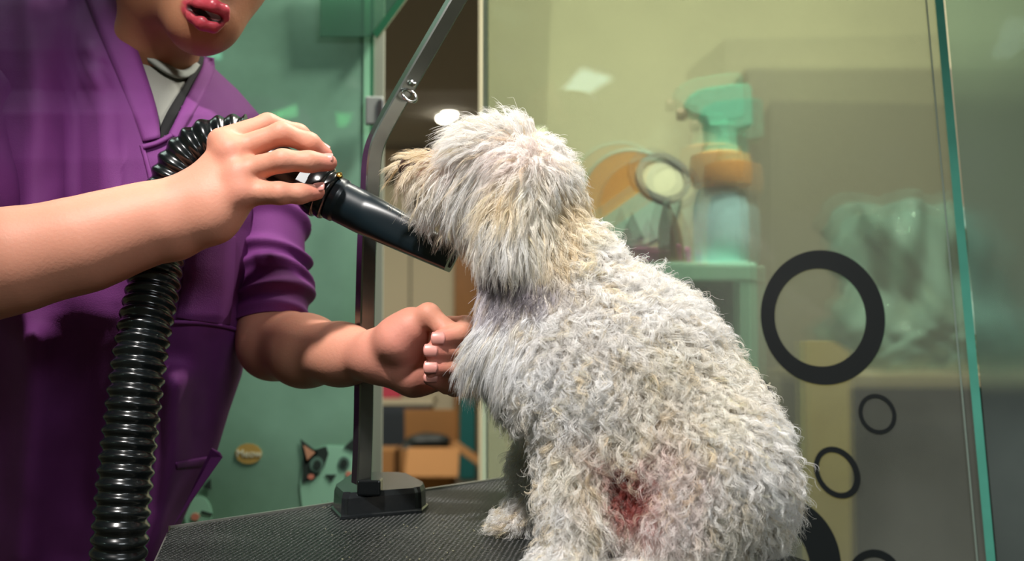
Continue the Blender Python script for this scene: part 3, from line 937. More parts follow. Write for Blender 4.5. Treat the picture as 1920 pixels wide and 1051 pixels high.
# lips
lip_lo = [(346, 14, 1.124, .0030), (360, 32, 1.113, .0054), (380, 43, 1.110, .0078), (400, 48, 1.115, .0074), (414, 44, 1.118, .0045)]
lip_up = [(347, 8, 1.124, .0030), (372, 8, 1.110, .0056), (400, 11, 1.106, .0068), (419, 19, 1.113, .0060), (425, 34, 1.118, .0040)]
body += chain(lip_lo, 0.004) + chain(lip_up, 0.004)
carve = [(350, 12, 1.114, .0020), (374, 25, 1.109, .0042), (394, 32, 1.109, .0044), (410, 37, 1.114, .0032)]
body += chain(carve, 0.0015, cut=True)
# neck, torso core, pelvis
body += [cone(P(315, 20, 1.235), P(270, 150, 1.29), 0.046, 0.056, 0.035),
         cone(P(110, 215, 1.335), P(405, 250, 1.34), 0.045, 0.036, 0.05),
         cone(P(180, 240, 1.33), P(140, 900, 1.385), 0.090, 0.055, 0.06),
         ell(P(110, 1200, 1.42), (0.12, 0.06, 0.10), 0.06)]
# far arm (behind), left hand of the person
body += chain([(420, 255, 1.335, .036), (478, 400, 1.275, .031), (508, 560, 1.215, .031), (512, 645, 1.20, .034), (572, 657, 1.145, .0335), (640, 664, 1.095, .0265), (702, 668, 1.055, .0225)], 0.03)
HL = [[(702, 668, 1.053, .0210), (770, 690, 1.045, .0190), (838, 640, 1.055, .0100)],
      [(702, 672, 1.053, .0190), (780, 705, 1.045, .0165), (826, 714, 1.048, .0095)],
      [(720, 668, 1.050, .0185), (800, 672, 1.052, .0150), (842, 668, 1.058, .0100)],
      [(715, 655, 1.048, .0180), (752, 632, 1.036, .0200), (776, 606, 1.034, .0150)]]
for c in HL: body += chain(c, 0.014)
body += [cone(P(745, 640, 1.024), P(768, 618, 1.022), 0.0190, 0.0170, 0.014)]
fingers_l = [
    [(764, 615, 1.026, .0150), (803, 590, 1.016, .0112), (835, 618, 1.010, .0100), (856, 634, 1.012, .0080)],     # thumb
    [(824, 612, 1.052, .0110), (874, 611, 1.034, .0098), (862, 627, 1.000, .0092), (824, 634, 0.990, .0080)],     # index
    [(838, 645, 1.058, .0105), (890, 655, 1.036, .0096), (860, 658, 1.004, .0090), (810, 658, 0.990, .0082)],
    [(838, 680, 1.058, .0100), (884, 690, 1.036, .0094), (856, 690, 1.004, .0088), (810, 689, 0.992, .0080)],
    [(826, 706, 1.050, .0092), (852, 726, 1.032, .0084), (838, 722, 1.008, .0078), (806, 709, 0.996, .0068)]]
for f in fingers_l: body += chain(f, 0.0045)
# near arm (right arm of the person) across the picture
body += chain([(20, 230, 1.32, .036), (-70, 330, 1.14, .038), (-130, 505, 0.99, .044), (-60, 505, .975, .0445), (41, 484, .975, .0405), (160, 457, .985, .0375), (240, 430, .995, .0315), (300, 412, 1.005, .0280), (335, 398, 1.01, .0245)], 0.03)
HR = [[(300, 412, 1.005, .0270), (365, 372, 1.012, .0225), (412, 300, 1.020, .0150)],
      [(320, 415, 1.005, .0270), (390, 375, 1.008, .0215), (432, 310, 1.012, .0155)],
      [(330, 425, 1.005, .0240), (400, 392, 1.004, .0200), (448, 340, 1.006, .0150)],
      [(335, 430, 1.010, .0220), (400, 412, 1.004, .0175), (452, 364, 1.004, .0145)],
      [(345, 410, 1.045, .0180), (430, 380, 1.060, .0150), (480, 345, 1.075, .0110)]]
for c in HR: body += chain(c, 0.016)
fingers_r = [
    [(415, 266, 1.022, .0135), (502, 232, 1.048, .0098), (560, 250, 1.065, .0088), (607, 284, 1.078, .0075)],      # index, furthest
    [(430, 288, 1.014, .0135), (528, 250, 1.012, .0104), (580, 268, 1.022, .0094), (608, 290, 1.032, .0082)],      # middle
    [(440, 325, 1.008, .0130), (530, 301, 0.992, .0102), (580, 303, 0.997, .0094), (616, 305, 1.006, .0082)],     # ring
    [(448, 360, 1.004, .0140), (525, 362, 0.992, .0098), (562, 363, 0.998, .0088), (594, 360, 1.008, .0076)],      # little finger
    [(440, 380, 1.065, .0130), (500, 352, 1.095, .0110), (548, 350, 1.100, .0098), (580, 356, 1.098, .0080)]]      # thumb behind the dryer
for f in fingers_r: body += chain(f, 0.006)
# knuckles and wrist bone, tendons
body += [ell(P(416, 262, 1.008), (.008, .0065, .008), 0.014), ell(P(432, 282, 1.000), (.008, .0065, .008), 0.014),
         ell(P(446, 326, .992), (.008, .0065, .008), 0.014), ell(P(452, 362, .990), (.008, .0065, .008), 0.014),
         ell(P(300, 425, .984), (.012, .008, .010), 0.014)]
hips = [(-60, 1180), (250, 1180)]
print('prims', len(body))
V, Fc = nets(body, 0.0024, (-1.25, 0.86, 0.75), (0.0, 1.52, 1.82))
V, Fc = biggest(V, Fc)
bo = fast_mesh('body', V, Fc, M_skin, person)
px, py = proj(V)
base = L3('d09078')
cols = np.tile(base, (len(V), 1))
def paint(mask_w, c):
    global cols
    cols = cols * (1 - mask_w[:, None]) + L3(c) * mask_w[:, None]
def near(pts, rad, p=V):
    d = np.full(len(p), 9.0)
    for a in pts: d = np.minimum(d, np.linalg.norm(p - P(*a[:3]), axis=1))
    return np.clip(1.25 - d / rad, 0, 1)
for f in fingers_r + fingers_l:
    paint(near(f[3:4], 0.016) * 0.7, 'd48074')
    paint(near(f[1:2], 0.010) * 0.5, 'cc7868')
paint(near([(448, 360, .99), (440, 325, .99), (430, 288, 1.0)], 0.014) * 0.45, 'd48474')
paint(near([(755, 632, 1.01), (770, 690, 1.02), (800, 710, 1.03)], 0.03) * 0.4, 'd4847c')
paint(near([(700, 668, 1.03)], 0.05) * 0.3, 'd4867c')
hm = np.clip((py - 0) / 1, 0, 1) * 0
face_shade = (py < 150) & (px > 180) & (px < 520)
paint(face_shade * 0.9, 'a06e50')  # shade over face and neck darkened into the skin colour
def cd(rows):
    d = np.full(len(V), 9.0)
    for a, b in zip(rows[:-1], rows[1:]):
        d = np.minimum(d, cone(P(*a[:3]), P(*b[:3]), a[3], b[3])[0](V))
    return d
dl = np.minimum(cd(lip_lo), cd(lip_up))
lipw = np.clip(1.6 - dl / 0.0016, 0, 1)
paint(lipw * 0.95, 'a83848')
inside = np.clip(1.1 - cd(carve) / .0016, 0, 1)
mp2 = np.full(len(V), 99.0)
for (ax_, ay), (bx_, by_) in zip([(348, 11), (372, 24), (394, 31)], [(372, 24), (394, 31), (413, 38)]):
    tt_ = np.clip(((px - ax_) * (bx_ - ax_) + (py - ay) * (by_ - ay)) / ((bx_ - ax_) ** 2 + (by_ - ay) ** 2), 0, 1)
    mp2 = np.minimum(mp2, np.hypot(px - ax_ - tt_ * (bx_ - ax_), py - ay - tt_ * (by_ - ay)))
inside = np.maximum(inside, np.clip((dl - .0006) / .0010, 0, 1) * np.clip((12 - mp2) / 3, 0, 1) * (V[:, 1] < 1.19) * np.clip((px - 352) / 5, 0, 1))
paint(inside * .97, '240a0e')
lipw = lipw * (1 - inside)
vcol(bo, cols)
# glossy lips share the skin mesh; wetness from the lip colour attribute
ma = bo.data.attributes.new('lip', 'FLOAT', 'POINT'); ma.data.foreach_set('value', lipw.astype(np.float32))
nt = M_skin.node_tree; b_ = nt.nodes['Principled BSDF']
at = nt.nodes.new('ShaderNodeAttribute'); at.attribute_name = 'lip'
mr = nt.nodes.new('ShaderNodeMapRange'); mr.inputs['To Min'].default_value = 0.54; mr.inputs['To Max'].default_value = 0.32
nt.links.new(at.outputs['Fac'], mr.inputs['Value']); nt.links.new(mr.outputs[0], b_.inputs['Roughness'])

# fingernails: small curved shells
def nail(pt, along, out, w, l):
    a = Vector(along).normalized(); o_ = Vector(out); o_ = (o_ - a * o_.dot(a)).normalized(); s_ = a.cross(o_)
    vs, fs = [], []
    n, mm = 9, 9
    for i in range(n):
        for j in range(mm):
            u = -1 + 2 * i / (n - 1); v = -1 + 2 * j / (mm - 1)
            x = u * math.sqrt(1 - v * v * .35); y = v * math.sqrt(1 - u * u * .15)
            h = -0.45 * w * y * y - 0.10 * l * x * x
            vs.append(Vector(pt) + a * (x * l) + s_ * (y * w) + o_ * h)
    for i in range(n - 1):
        for j in range(mm - 1):
            fs.append((i * mm + j, (i + 1) * mm + j, (i + 1) * mm + j + 1, i * mm + j + 1))
    o = mesh('fingernail', vs, fs, M_nail, bo)
    md = o.modifiers.new('solid', 'SOLIDIFY'); md.thickness = 0.0006; md.offset = 0
camdir = np.array([0, -1, 0.15])
for (x, y, d, r_, ax) in ((612, 302, 1.006, .0082, (1, .0, .06)), (596, 356, 1.008, .0076, (1, -0.05, .12)), (607, 283, 1.076, .0075, (1, .1, -.6)),):
    c = P(x, y, d); nail(c + np.array([0.0015, -r_ * 0.82, r_ * .45]), ax, (0, -1, 0.55), 0.0050, 0.0058)
for (x, y, d, r_) in ((822, 635, .990, .0080), (808, 657.5, .990, .0082), (808, 689, .992, .0080), (808, 708, .996, .0068)):
    c = P(x, y, d); nail(c + np.array([0.0002, -r_ * 1.0, r_ * .12]), (-1, -.05, 0.0), (-.05, -1, 0.12), 0.0060 if r_ > .0075 else .0048, 0.0066)

# hair cap (above the frame), its fringe bulged forward to shade the face
V2, F2 = nets([ell(P(345, -170, 1.25), (0.090, 0.108, 0.108), 0.02), cone(P(270, -120, 1.28), P(262, -50, 1.27), .03, .022, .03),
               ell(P(415, -75, 1.13), (.075, .06, .08), .02, cut=True), ell(P(395, -175, 1.13), (.080, .055, .045), .02)], 0.006, (-.75, 1.05, 1.3), (-.1, 1.55, 1.8))
fast_mesh('hair', V2, F2, M_hair, bo)

# --- garment loft: rows (py, left, right, front depth, back depth)
TR = np.array([(-100, 120, 250, 1.325, 1.42), (-60, 20, 318, 1.30, 1.43), (-20, -50, 338, 1.275, 1.44), (10, -90, 350, 1.255, 1.45), (60, -120, 362, 1.225, 1.46),
               (95, -132, 372, 1.205, 1.465), (130, -140, 402, 1.19, 1.47), (170, -146, 445, 1.175, 1.47), (215, -150, 484, 1.140, 1.47),
               (300, -155, 498, 1.112, 1.47), (400, -150, 492, 1.098, 1.46), (500, -142, 482, 1.094, 1.45), (590, -132, 471, 1.094, 1.44), (640, -130, 463, 1.112, 1.44),
               (700, -126, 452, 1.140, 1.44), (770, -124, 428, 1.175, 1.44), (850, -122, 404, 1.210, 1.45), (950, -118, 352, 1.245, 1.46),
               (1040, -114, 312, 1.270, 1.46), (1200, -108, 292, 1.29, 1.46), (1320, -100, 280, 1.29, 1.46)])
FOLDS = [  # polylines in photo space: points, amplitude m, width px
    ([(50, -20), (70, 150), (62, 300), (55, 420)], 0.018, 24), ([(142, -20), (146, 150), (140, 420)], -0.038, 30),
    ([(110, -30), (165, 100), (180, 150)], 0.014, 18),
    ([(178, 140), (200, 200), (210, 400)], 0.016, 20),
    ([(172, 90), (190, 110)], 0.008, 10),
    ([(232, 480), (225, 560)], 0.005, 16),
    ([(400, 270), (420, 380), (410, 560)], 0.006, 40),
    ([(455, 430), (445, 520), (432, 600), (420, 760)], -0.006, 14),
    ([(326, 720), (320, 850), (296, 1030)], 0.065, 30),
    ([(372, 740), (372, 800)], 0.007, 12),
    ([(58, 640), (60, 800), (44, 1040)], 0.040, 34),
    ([(160, 620), (150, 1040)], -0.015, 40),
    ([(400, 140), (440, 190), (470, 240)], 0.006, 14),
    ([(360, 300), (420, 240), (440, 200)], 0.005, 10),
    ([(395, 640), (390, 900), (350, 1000)], -0.008, 18)]
def fold_at(x, y):
    out = np.zeros_like(x)
    for pl, amp, wd in FOLDS:
        d = np.full(x.shape, 1e9)
        for (ax_, ay), (bx_, by_) in zip(pl[:-1], pl[1:]):
            vx, vy = bx_ - ax_, by_ - ay
            t = np.clip(((x - ax_) * vx + (y - ay) * vy) / (vx * vx + vy * vy + 1e-9), 0, 1)
            d = np.minimum(d, np.hypot(x - ax_ - t * vx, y - ay - t * vy))
        out += amp * np.exp(-(d / wd) ** 2)
    out += 0.0016 * np.sin(x / 13 + np.sin(y / 80) * 1.5 + 1) * np.sin(y / 120) + 0.0035 * np.sin(x / 23 + np.sin(y / 61) * 2) * np.sin(y / 97 + 1)
    return out
def row(y):
    return [np.interp(y, TR[:, 0], TR[:, k]) for k in (1, 2, 3, 4)]
EX = 2.3
def front(px_, py_, off=0.0):
    """point of the garment front seen at a pixel, off metres towards the camera"""
    xl_, xr_, df, db = row(py_)
    dc = (df + db) / 2; hd = (db - df) / 2
    u = np.clip((px_ - (xl_ + xr_) / 2) / ((xr_ - xl_) / 2), -1, 1)
    d = dc - hd * (1 - abs(u) ** EX) ** (1 / EX)
    d = d - float(fold_at(np.array([float(px_)]), np.array([float(py_)]))[0]) * (1 - abs(u) ** 6)
    return P(px_, py_, d - off)
def loft(name, ys, inset, keep, m, parent, th=0.0025, nth=150):
    th_ = np.linspace(0, 2 * PI, nth, endpoint=False)
    vs, uvp = [], []
    for y in ys:
        xl_, xr_, df, db = row(y)
        dc = (df + db) / 2; hd = (db - df) / 2 - inset
        c, s = np.cos(th_), np.sin(th_)
        # even spacing of u for the front half, superellipse depth
        u = np.sign(c) * np.abs(c) ** 0.8
        prof = (1 - np.abs(u) ** EX) ** (1 / EX)
        hx = (xr_ - xl_) / 2 - inset / 1.2 * F / 1.0
        X = (xl_ + xr_) / 2 + u * hx
        fr = s < 0
        dd = dc + np.where(fr, -1, 1) * hd * prof
        fo = fold_at(X, np.full_like(X, y)) * (1 - np.abs(u) ** 6) if inset < 0.004 else 0
        dd = dd - np.where(fr, fo, 0)
        for a, b, f in zip(X, dd, fr):
            vs.append(P(a, y, b)); uvp.append((a, y, f))
    fs = []
    for i in range(len(ys) - 1):
        for j in range(nth):
            a = i * nth + j; b = i * nth + (j + 1) % nth
            q = (a, b, b + nth, a + nth)
            cx_ = sum(uvp[k][0] for k in q) / 4; cy_ = sum(uvp[k][1] for k in q) / 4; fr = uvp[a][2] and uvp[b][2]
            if keep(cx_, cy_, fr): fs.append(q)
    vs, fs = np.array(vs), fs
    used = sorted({k for f in fs for k in f}); mp_ = {k: i for i, k in enumerate(used)}
    o = mesh(name, vs[used], [tuple(mp_[k] for k in f) for f in fs], m, parent)
    md = o.modifiers.new('solid', 'SOLIDIFY'); md.thickness = th; md.offset = 0
    return o
def inpoly(x, y, poly):
    c = False
    for (x1, y1), (x2, y2) in zip(poly, poly[1:] + poly[:1]):
        if (y1 > y) != (y2 > y) and x < (x2 - x1) * (y - y1) / (y2 - y1) + x1: c = not c
    return c
VP = [(170, -130), (197, -10), (232, 60), (266, 140), (294, 225), (296, 262), (322, 252), (342, 205), (380, 145), (384, 112), (374, 96), (368, 70), (380, -130)]
top = loft('scrub_top', list(np.arange(-100, 300, 5)) + list(np.arange(300, 1325, 9)), 0.0,
           lambda x, y, f: not (f and inpoly(x, y, VP)) and not (not f and y < -60), M_purple, person)
NP_ = [(120, -130), (215, 12), (246, 68), (280, 98), (305, 116), (338, 133), (362, 126), (374, 108), (420, 60), (420, -130)]
loft('undershirt', np.arange(-60, 420, 5), 0.012, lambda x, y, f: (f and y > 60 and 195 < x < 420 and not inpoly(x, y, NP_)), M_tee, person, 0.002)
def ribbon(name, centre, hw, off, m, parent, thick=0.003, surf=front, nw=4, inset=0.0):
    """strip of cloth along photo polyline lying off the garment surface; centre rows (x,y,halfwidth px)"""
    rows, _ = catmull([(x, y, 0, w_) for x, y, w_ in centre], 60)
    tx = np.gradient(rows[:, 0]); ty = np.gradient(rows[:, 1]); l = np.hypot(tx, ty)
    nx, ny = -ty / l, tx / l
    vs, fs = [], []
    for i, rr_ in enumerate(rows):
        for k in range(nw + 1):
            s = -1 + 2 * k / nw
            edge = 1 - abs(s) ** 4
            vs.append(surf(rr_[0] + nx[i] * s * rr_[3], rr_[1] + ny[i] * s * rr_[3], off * (0.5 + .5 * edge) - inset))
    for i in range(len(rows) - 1):
        for k in range(nw):
            a = i * (nw + 1) + k
            fs.append((a, a + 1, a + nw + 2, a + nw + 1))
    o = mesh(name, vs, fs, m, parent)
    md = o.modifiers.new('solid', 'SOLIDIFY'); md.thickness = thick; md.offset = 0
    return o
# left neck band, right neck band, overlap edge
ribbon('neck_band', [(150, -90, 26), (185, -10, 26), (215, 60, 27), (247, 140, 25), (272, 210, 22), (284, 262, 16)], 0, 0.006, M_purple2, top)
ribbon('neck_band', [(392, 108, 9), (388, 135, 12), (366, 180, 13), (345, 220, 11), (325, 256, 9)], 0, 0.004, M_purple2, top)
ribbon('overlap_piping', [(268, 276, 3), (295, 268, 3), (322, 254, 3)], 0, 0.007, M_purple2, top)
ribbon('overlap_piping', [(266, 272, 2.2), (274, 300, 2.2), (284, 345, 2.2), (292, 420, 2.2)], 0, 0.004, M_purple2, top)
ribbon('side_seam', [(488, 392, 2.5), (486, 440, 2.5), (478, 520, 2.5), (468, 600, 2.5), (458, 660, 2.5)], 0, 0.004, M_purple2, top)
ribbon('chest_pocket', [(396, 440, 44), (392, 500, 46), (386, 560, 48), (380, 602, 50)], 0, 0.004, M_purple, top)
ribbon('waist_seam', [(250, 606, 2.2), (330, 603, 2.2), (400, 607, 2.2), (462, 622, 2.2)], 0, 0.004, M_purple2, top)
# open pocket flap standing out at the lower right
fp = [front(330, 868, .004), P(405, 862, 1.20), P(416, 858, 1.205), P(408, 846, 1.25), P(400, 850, 1.27), P(350, 985, 1.225), P(332, 985, 1.215), front(300, 960, .003)]
ribbon('pocket_flap', [(330, 872, 6), (370, 866, 8), (404, 862, 9)], 0, 0.006, M_purple, top)
prism('side_flap', [P(395, 858, 1.20), P(416, 857, 1.205), P(411, 848, 1.22), P(396, 840, 1.24), P(370, 900, 1.24), P(325, 990, 1.225), P(322, 990, 1.215)], (0, 0.004, 0), M_purple, top)
# t-shirt neck rib, black inner layer
def tfront(x, y, off=0.0): return front(x, y, off - 0.012)
ribbon('neck_rib', [(243, 72, 5), (262, 93, 7), (285, 110, 7), (312, 129, 7), (338, 140, 7), (358, 135, 7), (370, 120, 7)], 0, 0.010, mat('tee_rib', '989d96', 0.8, bump=.3, bscale=900), person, surf=tfront)
ribbon('inner_layer', [(371, 80, 6), (378, 112, 8), (362, 150, 9), (338, 190, 10), (318, 225, 10), (302, 262, 10)], 0, 0.0, M_black, person, surf=lambda x, y, o=0: front(x, y, -0.004))

# far sleeve with pushed-up wrinkles
sp_ = [(*P(415, 270, 1.33), .050), (*P(446, 312, 1.31), .050), (*P(482, 350, 1.275), .046), (*P(498, 420, 1.25), .042), (*P(504, 500, 1.23), .041), (*P(508, 560, 1.215), .043), (*P(506, 608, 1.203), .040)]
def slr(i, s, th, r_):
    t = i / 119
    wr = 0.0
    for c_, a_, ph, tl in ((0.42, .007, 0.4, .03), (0.58, .009, 1.2, .04), (0.70, .010, 2.4, -.03), (0.80, .009, 0.2, .03), (0.885, .009, 3.0, .02), (0.965, .006, 1.0, .0)):
        wr = wr + a_ * np.exp(-((t - c_ - tl * np.cos(th + ph)) / 0.024) ** 2)
    wr = wr - 0.003 * np.cos(3 * th + 4 * t) * (t > .3)
    return r_[3] + wr, r_[3] + wr
tube('sleeve', sp_, slr, M_purple, top, n=120, seg=56)
# near sleeve beyond the left edge of the picture
sp2 = [(*P(60, 120, 1.34), .075), (*P(-30, 250, 1.22), .072), (*P(-95, 380, 1.10), .068), (*P(-135, 470, 1.01), .062)]
tube('sleeve', sp2, lambda i, s, th, r_: (r_[3] + .004 * np.cos(3 * th + s * 60), r_[3] + .004 * np.sin(2 * th + s * 80)), M_purple, top, n=60, seg=40)

# trousers and shoes below the table
M_trou = mat('dark_trousers', '23222a', 0.9, noise=.1)
hipc = P(100, 1300, 1.42)
legs = [cone(hipc + (-.08, 0, .08), hipc + (.08, 0, .08), .10, .10, .05)]
for sx in (-1, 1):
    legs += [cone(hipc + (sx * .085, 0, 0.0), (hipc[0] + sx * .10, hipc[1] + .01, .46), .085, .060, .05), cone((hipc[0] + sx * .10, hipc[1] + .01, .46), (hipc[0] + sx * .11, hipc[1] + .03, .09), .060, .050, .05)]
V2, F2 = nets(legs, 0.010, (hipc[0] - .4, hipc[1] - .3, 0.0), (hipc[0] + .4, hipc[1] + .3, hipc[2] + .35))
fast_mesh('trousers', V2, F2, M_trou, person)
for sx in (-1, 1):
    x = hipc[0] + sx * .11; y = hipc[1]
    V2, F2 = nets([ell((x, y + .01, .05), (.045, .065, .048), .03), ell((x + .01, y - .09, .035), (.045, .09, .034), .03)], .006, (x - .1, y - .25, -.02), (x + .1, y + .15, .15))
    V2[:, 2] = np.maximum(V2[:, 2], 0.0)
    fast_mesh('shoe', V2, F2, M_black, person)

# ------------------------------------------------------------------ hose dryer
M_hose = mat('hose_rubber', '0b1012', 0.24, coat=0.35)
M_noz = mat('nozzle_plastic', '0e1b22', 0.34, coat=0.1)
dr = thing('hose_dryer', P(225, 1040, 0.97), 'black ribbed hose dryer with flat nozzle held by the upper hand', 'dryer')
hp = [P(462, 262, 1.070), P(430, 262, 1.068), (P(390, 270, 1.064)), P(352, 298, 1.062), P(326, 345, 1.062), P(308, 410, 1.060), P(298, 475, 1.050), P(286, 545, 1.034), P(270, 620, 1.016), P(255, 720, 1.0), P(243, 820, .99), P(232, 920, .98), P(222, 1040, .975), P(205, 1250, .99)]
hp = [np.array(p) for p in hp] + [np.array([-.36, 1.0, .45]), np.array([-.40, 1.02, .25]), np.array([-.55, 0.98, .10]), np.array([-.75, .9, .045]), np.array([-1.0, .85, .035])]
pitch = 0.0122
def hr(i, s, th, r_):
    ph = (s / pitch) % 1.0
    f = 0.5 + 0.5 * math.cos(2 * PI * ph)
    rr = 0.0222 + 0.0036 * f ** 0.8
    # flatter top section
    return rr, rr
tube('hose', hp, hr, M_hose, dr, n=1350, seg=40)
ax0 = P(850, 484, 1.035); ax1 = P(612, 364, 1.045); ax2 = P(560, 336, 1.050); ax3 = P(500, 296, 1.062); ax4 = P(450, 266, 1.075)
def cyl_path(name, pts, m, parent, n=40, seg=48, ell_=None):
    return tube(name, [(*p, r_) for p, r_ in pts], lambda i, s, th, r_: (r_[3], r_[3]), m, parent, n=n, seg=seg)
axd = (ax0 - ax1) / np.linalg.norm(ax0 - ax1)
cyl_path('handle', [(ax4, .0235), (ax3, .0215), (ax2, .0205), (ax1 - axd * .018, .0215)], M_blackp, dr)
# collar with lips
def col_r(i, s, th, r_): return r_[3], r_[3]
tube('collar', [(*(ax1 - axd * .019), .0225), (*(ax1 - axd * .012), .0255), (*(ax1 - axd * .004), .0262), (*(ax1 - axd * .002), .0240), (*(ax1 + axd * .004), .0245), (*(ax1 + axd * .007), .0215)], col_r, M_blackp, dr, n=30, seg=48)
def noz(i, s, th, r_):
    t = i / 79
    rim = 0.0015 if t < .06 else 0
    e = max(0, (t - 0.25) / 0.75)
    sq = (np.abs(np.cos(th)) ** (2 + 4 * e) + np.abs(np.sin(th)) ** (2 + 4 * e)) ** (-1 / (2 + 4 * e))
    return (r_[3] * (1 + 0.25 * e) + rim) * sq, (r_[3] * (1 - 0.36 * e ** 1.1) + rim) * sq
# u axis is horizontal across the view, v axis lies in the picture plane
tube('nozzle', [(*(ax1 + axd * .008), .0205), (*(ax1 + axd * .05), .0208), (*(ax1 + axd * .10), .0215), (*ax0, .0222)], noz, M_noz, dr, n=80, seg=56)
lathe('nozzle_mouth', [(0.001, 0), (0.010, 0.0), (0.010, 0.0006), (0.001, 0.0006)], M_black, dr, seg=24, loc=ax0 + axd * .0004, rot=Vector(axd).to_track_quat('Z', 'Y').to_matrix())
c = ax1 - axd * .016
box('silver_sticker', c + np.array([-.004, -.0215, .008]), (0.010, 0.0015, 0.015), mat('silver_label', 'aab0b4', 0.3), dr, bevel=.0005, rot=Matrix.Rotation(math.radians(27), 3, 'Y') @ Matrix.Rotation(math.radians(-20), 3, 'X'))
lathe('brass_screw', [(0.0030, 0), (0.0030, 0.0035), (0.001, 0.0045)], mat('brass', 'c8a050', 0.25, 1.0), dr, seg=14, loc=P(637, 331, 1.035), rot=Matrix.Rotation(math.radians(60), 3, 'X'))

# ------------------------------------------------------------------ dog
M_dogskin = mat('dog_skin', 'd8c8c0', 0.8, attr='col', noise=.06, nscale=80)
dog_prims = [
    # skull, muzzle, jaw
    ell(P(962, 340, .985), (.044, .046, .044), .02), ell(P(1003, 355, .985), (.030, .038, .034), .02),
    cone(P(930, 345, .985), P(818, 338, .985), .036, .0205, .03), cone(P(818, 338, .985), P(788, 326, .985), .0205, .015, .01),
    cone(P(910, 395, .985), P(825, 375, .985), .028, .013, .02),
    ell(P(905, 290, .975), (.022, .030, .018), .02),
    # ears, hanging
    cone(P(985, 335, .935), P(965, 455, .925), .022, .017, .02), ell(P(958, 430, .922), (.024, .010, .034), .012),
    cone(P(985, 335, 1.035), P(975, 455, 1.045), .020, .014, .02),
    # neck, shoulders, trunk
    cone(P(992, 400, .98), P(1020, 560, .965), .038, .050, .03),
    cone(P(985, 520, .97), P(1038, 680, .955), .026, .048, .04),
    cone(P(1075, 520, .965), P(1130, 640, .96), .040, .062, .04),
    cone(P(1080, 680, .955), P(1188, 735, .955), .058, .071, .05),
    cone(P(1188, 735, .955), P(1272, 870, .945), .073, .071, .05),
    cone(P(1272, 870, .945), P(1298, 960, .95), .071, .068, .05),
    # fluffy chest tuft carried by the hand
    cone(P(955, 570, .958), P(950, 650, .945), .016, .020, .02), cone(P(950, 650, .945), P(912, 682, .950), .020, .012, .015),
    # near front leg
    cone(P(1085, 740, .92), P(1090, 850, .90), .045, .030, .04), cone(P(1090, 850, .90), P(1078, 960, .880), .026, .020, .02),
    cone(P(1078, 960, .880), P(1068, 1045, .865), .019, .017, .02), ell(P(1055, 1060, .862), (.023, .026, .013), .014),
    # far front leg
    cone(P(1048, 765, 1.0), P(1006, 870, 1.0), .026, .017, .03), cone(P(1006, 870, 1.0), P(988, 955, 1.0), .017, .0135, .02),
    cone(P(985, 955, 1.0), P(968, 980, .998), .0135, .012, .015), ell(P(956, 984, .995), (.016, .018, .010), .012),
    # near hind leg: thigh, knee, hock, paw
    cone(P(1310, 900, .90), P(1245, 985, .875), .058, .034, .05), cone(P(1245, 985, .875), P(1290, 1075, .86), .028, .018, .02),
    cone(P(1290, 1075, .86), P(1200, 1092, .85), .016, .014, .015), ell(P(1190, 1086, .85), (.026, .020, .012), .012),
    # far hind leg
    cone(P(1270, 900, 1.0), P(1215, 960, 1.01), .050, .030, .04), cone(P(1215, 960, 1.01), P(1240, 1000, 1.0), .022, .016, .02),
    ell(P(1205, 985, .99), (.022, .018, .012), .012),
    # tail stub
    cone(P(1375, 930, .98), P(1425, 985, 1.0), .018, .012, .02)]
V, Fc = nets(dog_prims, 0.004, (-.22, .72, .84), (.36, 1.16, 1.36))
V, Fc = biggest(V, Fc)
V[:, 2] = np.maximum(V[:, 2], TZ + 0.0008)
dog = thing('dog', (0.14, .95, TZ), 'white curly haired dog sitting on the table with its muzzle raised at the dryer', 'dog')
db = fast_mesh('body', V, Fc, M_dogskin, dog)
px, py = proj(V)
cols = np.tile(L3('e4dcd4'), (len(V), 1))
def blob(px, py, x, y, rx, ry):
    return np.clip(1.3 - np.hypot((px - x) / rx, (py - y) / ry), 0, 1)
for (x, y, rx, ry, c, a) in ((945, 540, 62, 46, '7c7279', .95), (905, 560, 30, 60, 'c8bed0', .8), (800, 320, 50, 40, 'd8a090', .7), (1165, 905, 45, 50, '7a3230', .9), (1215, 990, 45, 55, 'e8b8b4', .9),  # grey neck blob paints the shade under the ear into the skin
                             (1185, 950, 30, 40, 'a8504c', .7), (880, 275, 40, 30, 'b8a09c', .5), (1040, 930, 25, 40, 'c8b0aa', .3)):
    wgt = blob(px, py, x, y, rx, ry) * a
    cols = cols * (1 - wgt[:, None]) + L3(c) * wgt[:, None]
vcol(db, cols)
V2, F2 = nets([ell(P(770, 314, .985), (.012, .015, .010), .004), ell(P(763, 311, .978), (.004, .003, .003), .002, cut=True)], .0015, P(770, 312, .985) - .03, P(770, 312, .985) + .03)
fast_mesh('nose', V2, F2, mat('dog_nose', '4a3834', .4), dog)
for sd in (-1, 1):
    c = P(878, 300, .985 + sd * .030); lathe('eye', [(0.0005, -.007), (.005, -.005), (.007, 0), (.005, .005), (.0005, .007)], mat('dog_eye', '1a100c', .1, coat=.5), dog, seg=20, loc=c)

# ---- coat: locks of hair grown from the body surface
W_ = (.99,.978,.962); CR = (.975,.955,.915); TN = (.93,.875,.77); BR = (.80,.70,.60); PK = (.985,.94,.925); RD = (.62,.28,.25); BL = (.985,.985,.985); GY = (.55,.52,.55); LI = (.95,.93,.955)  # GY puts the shade under the ear into the hair colour
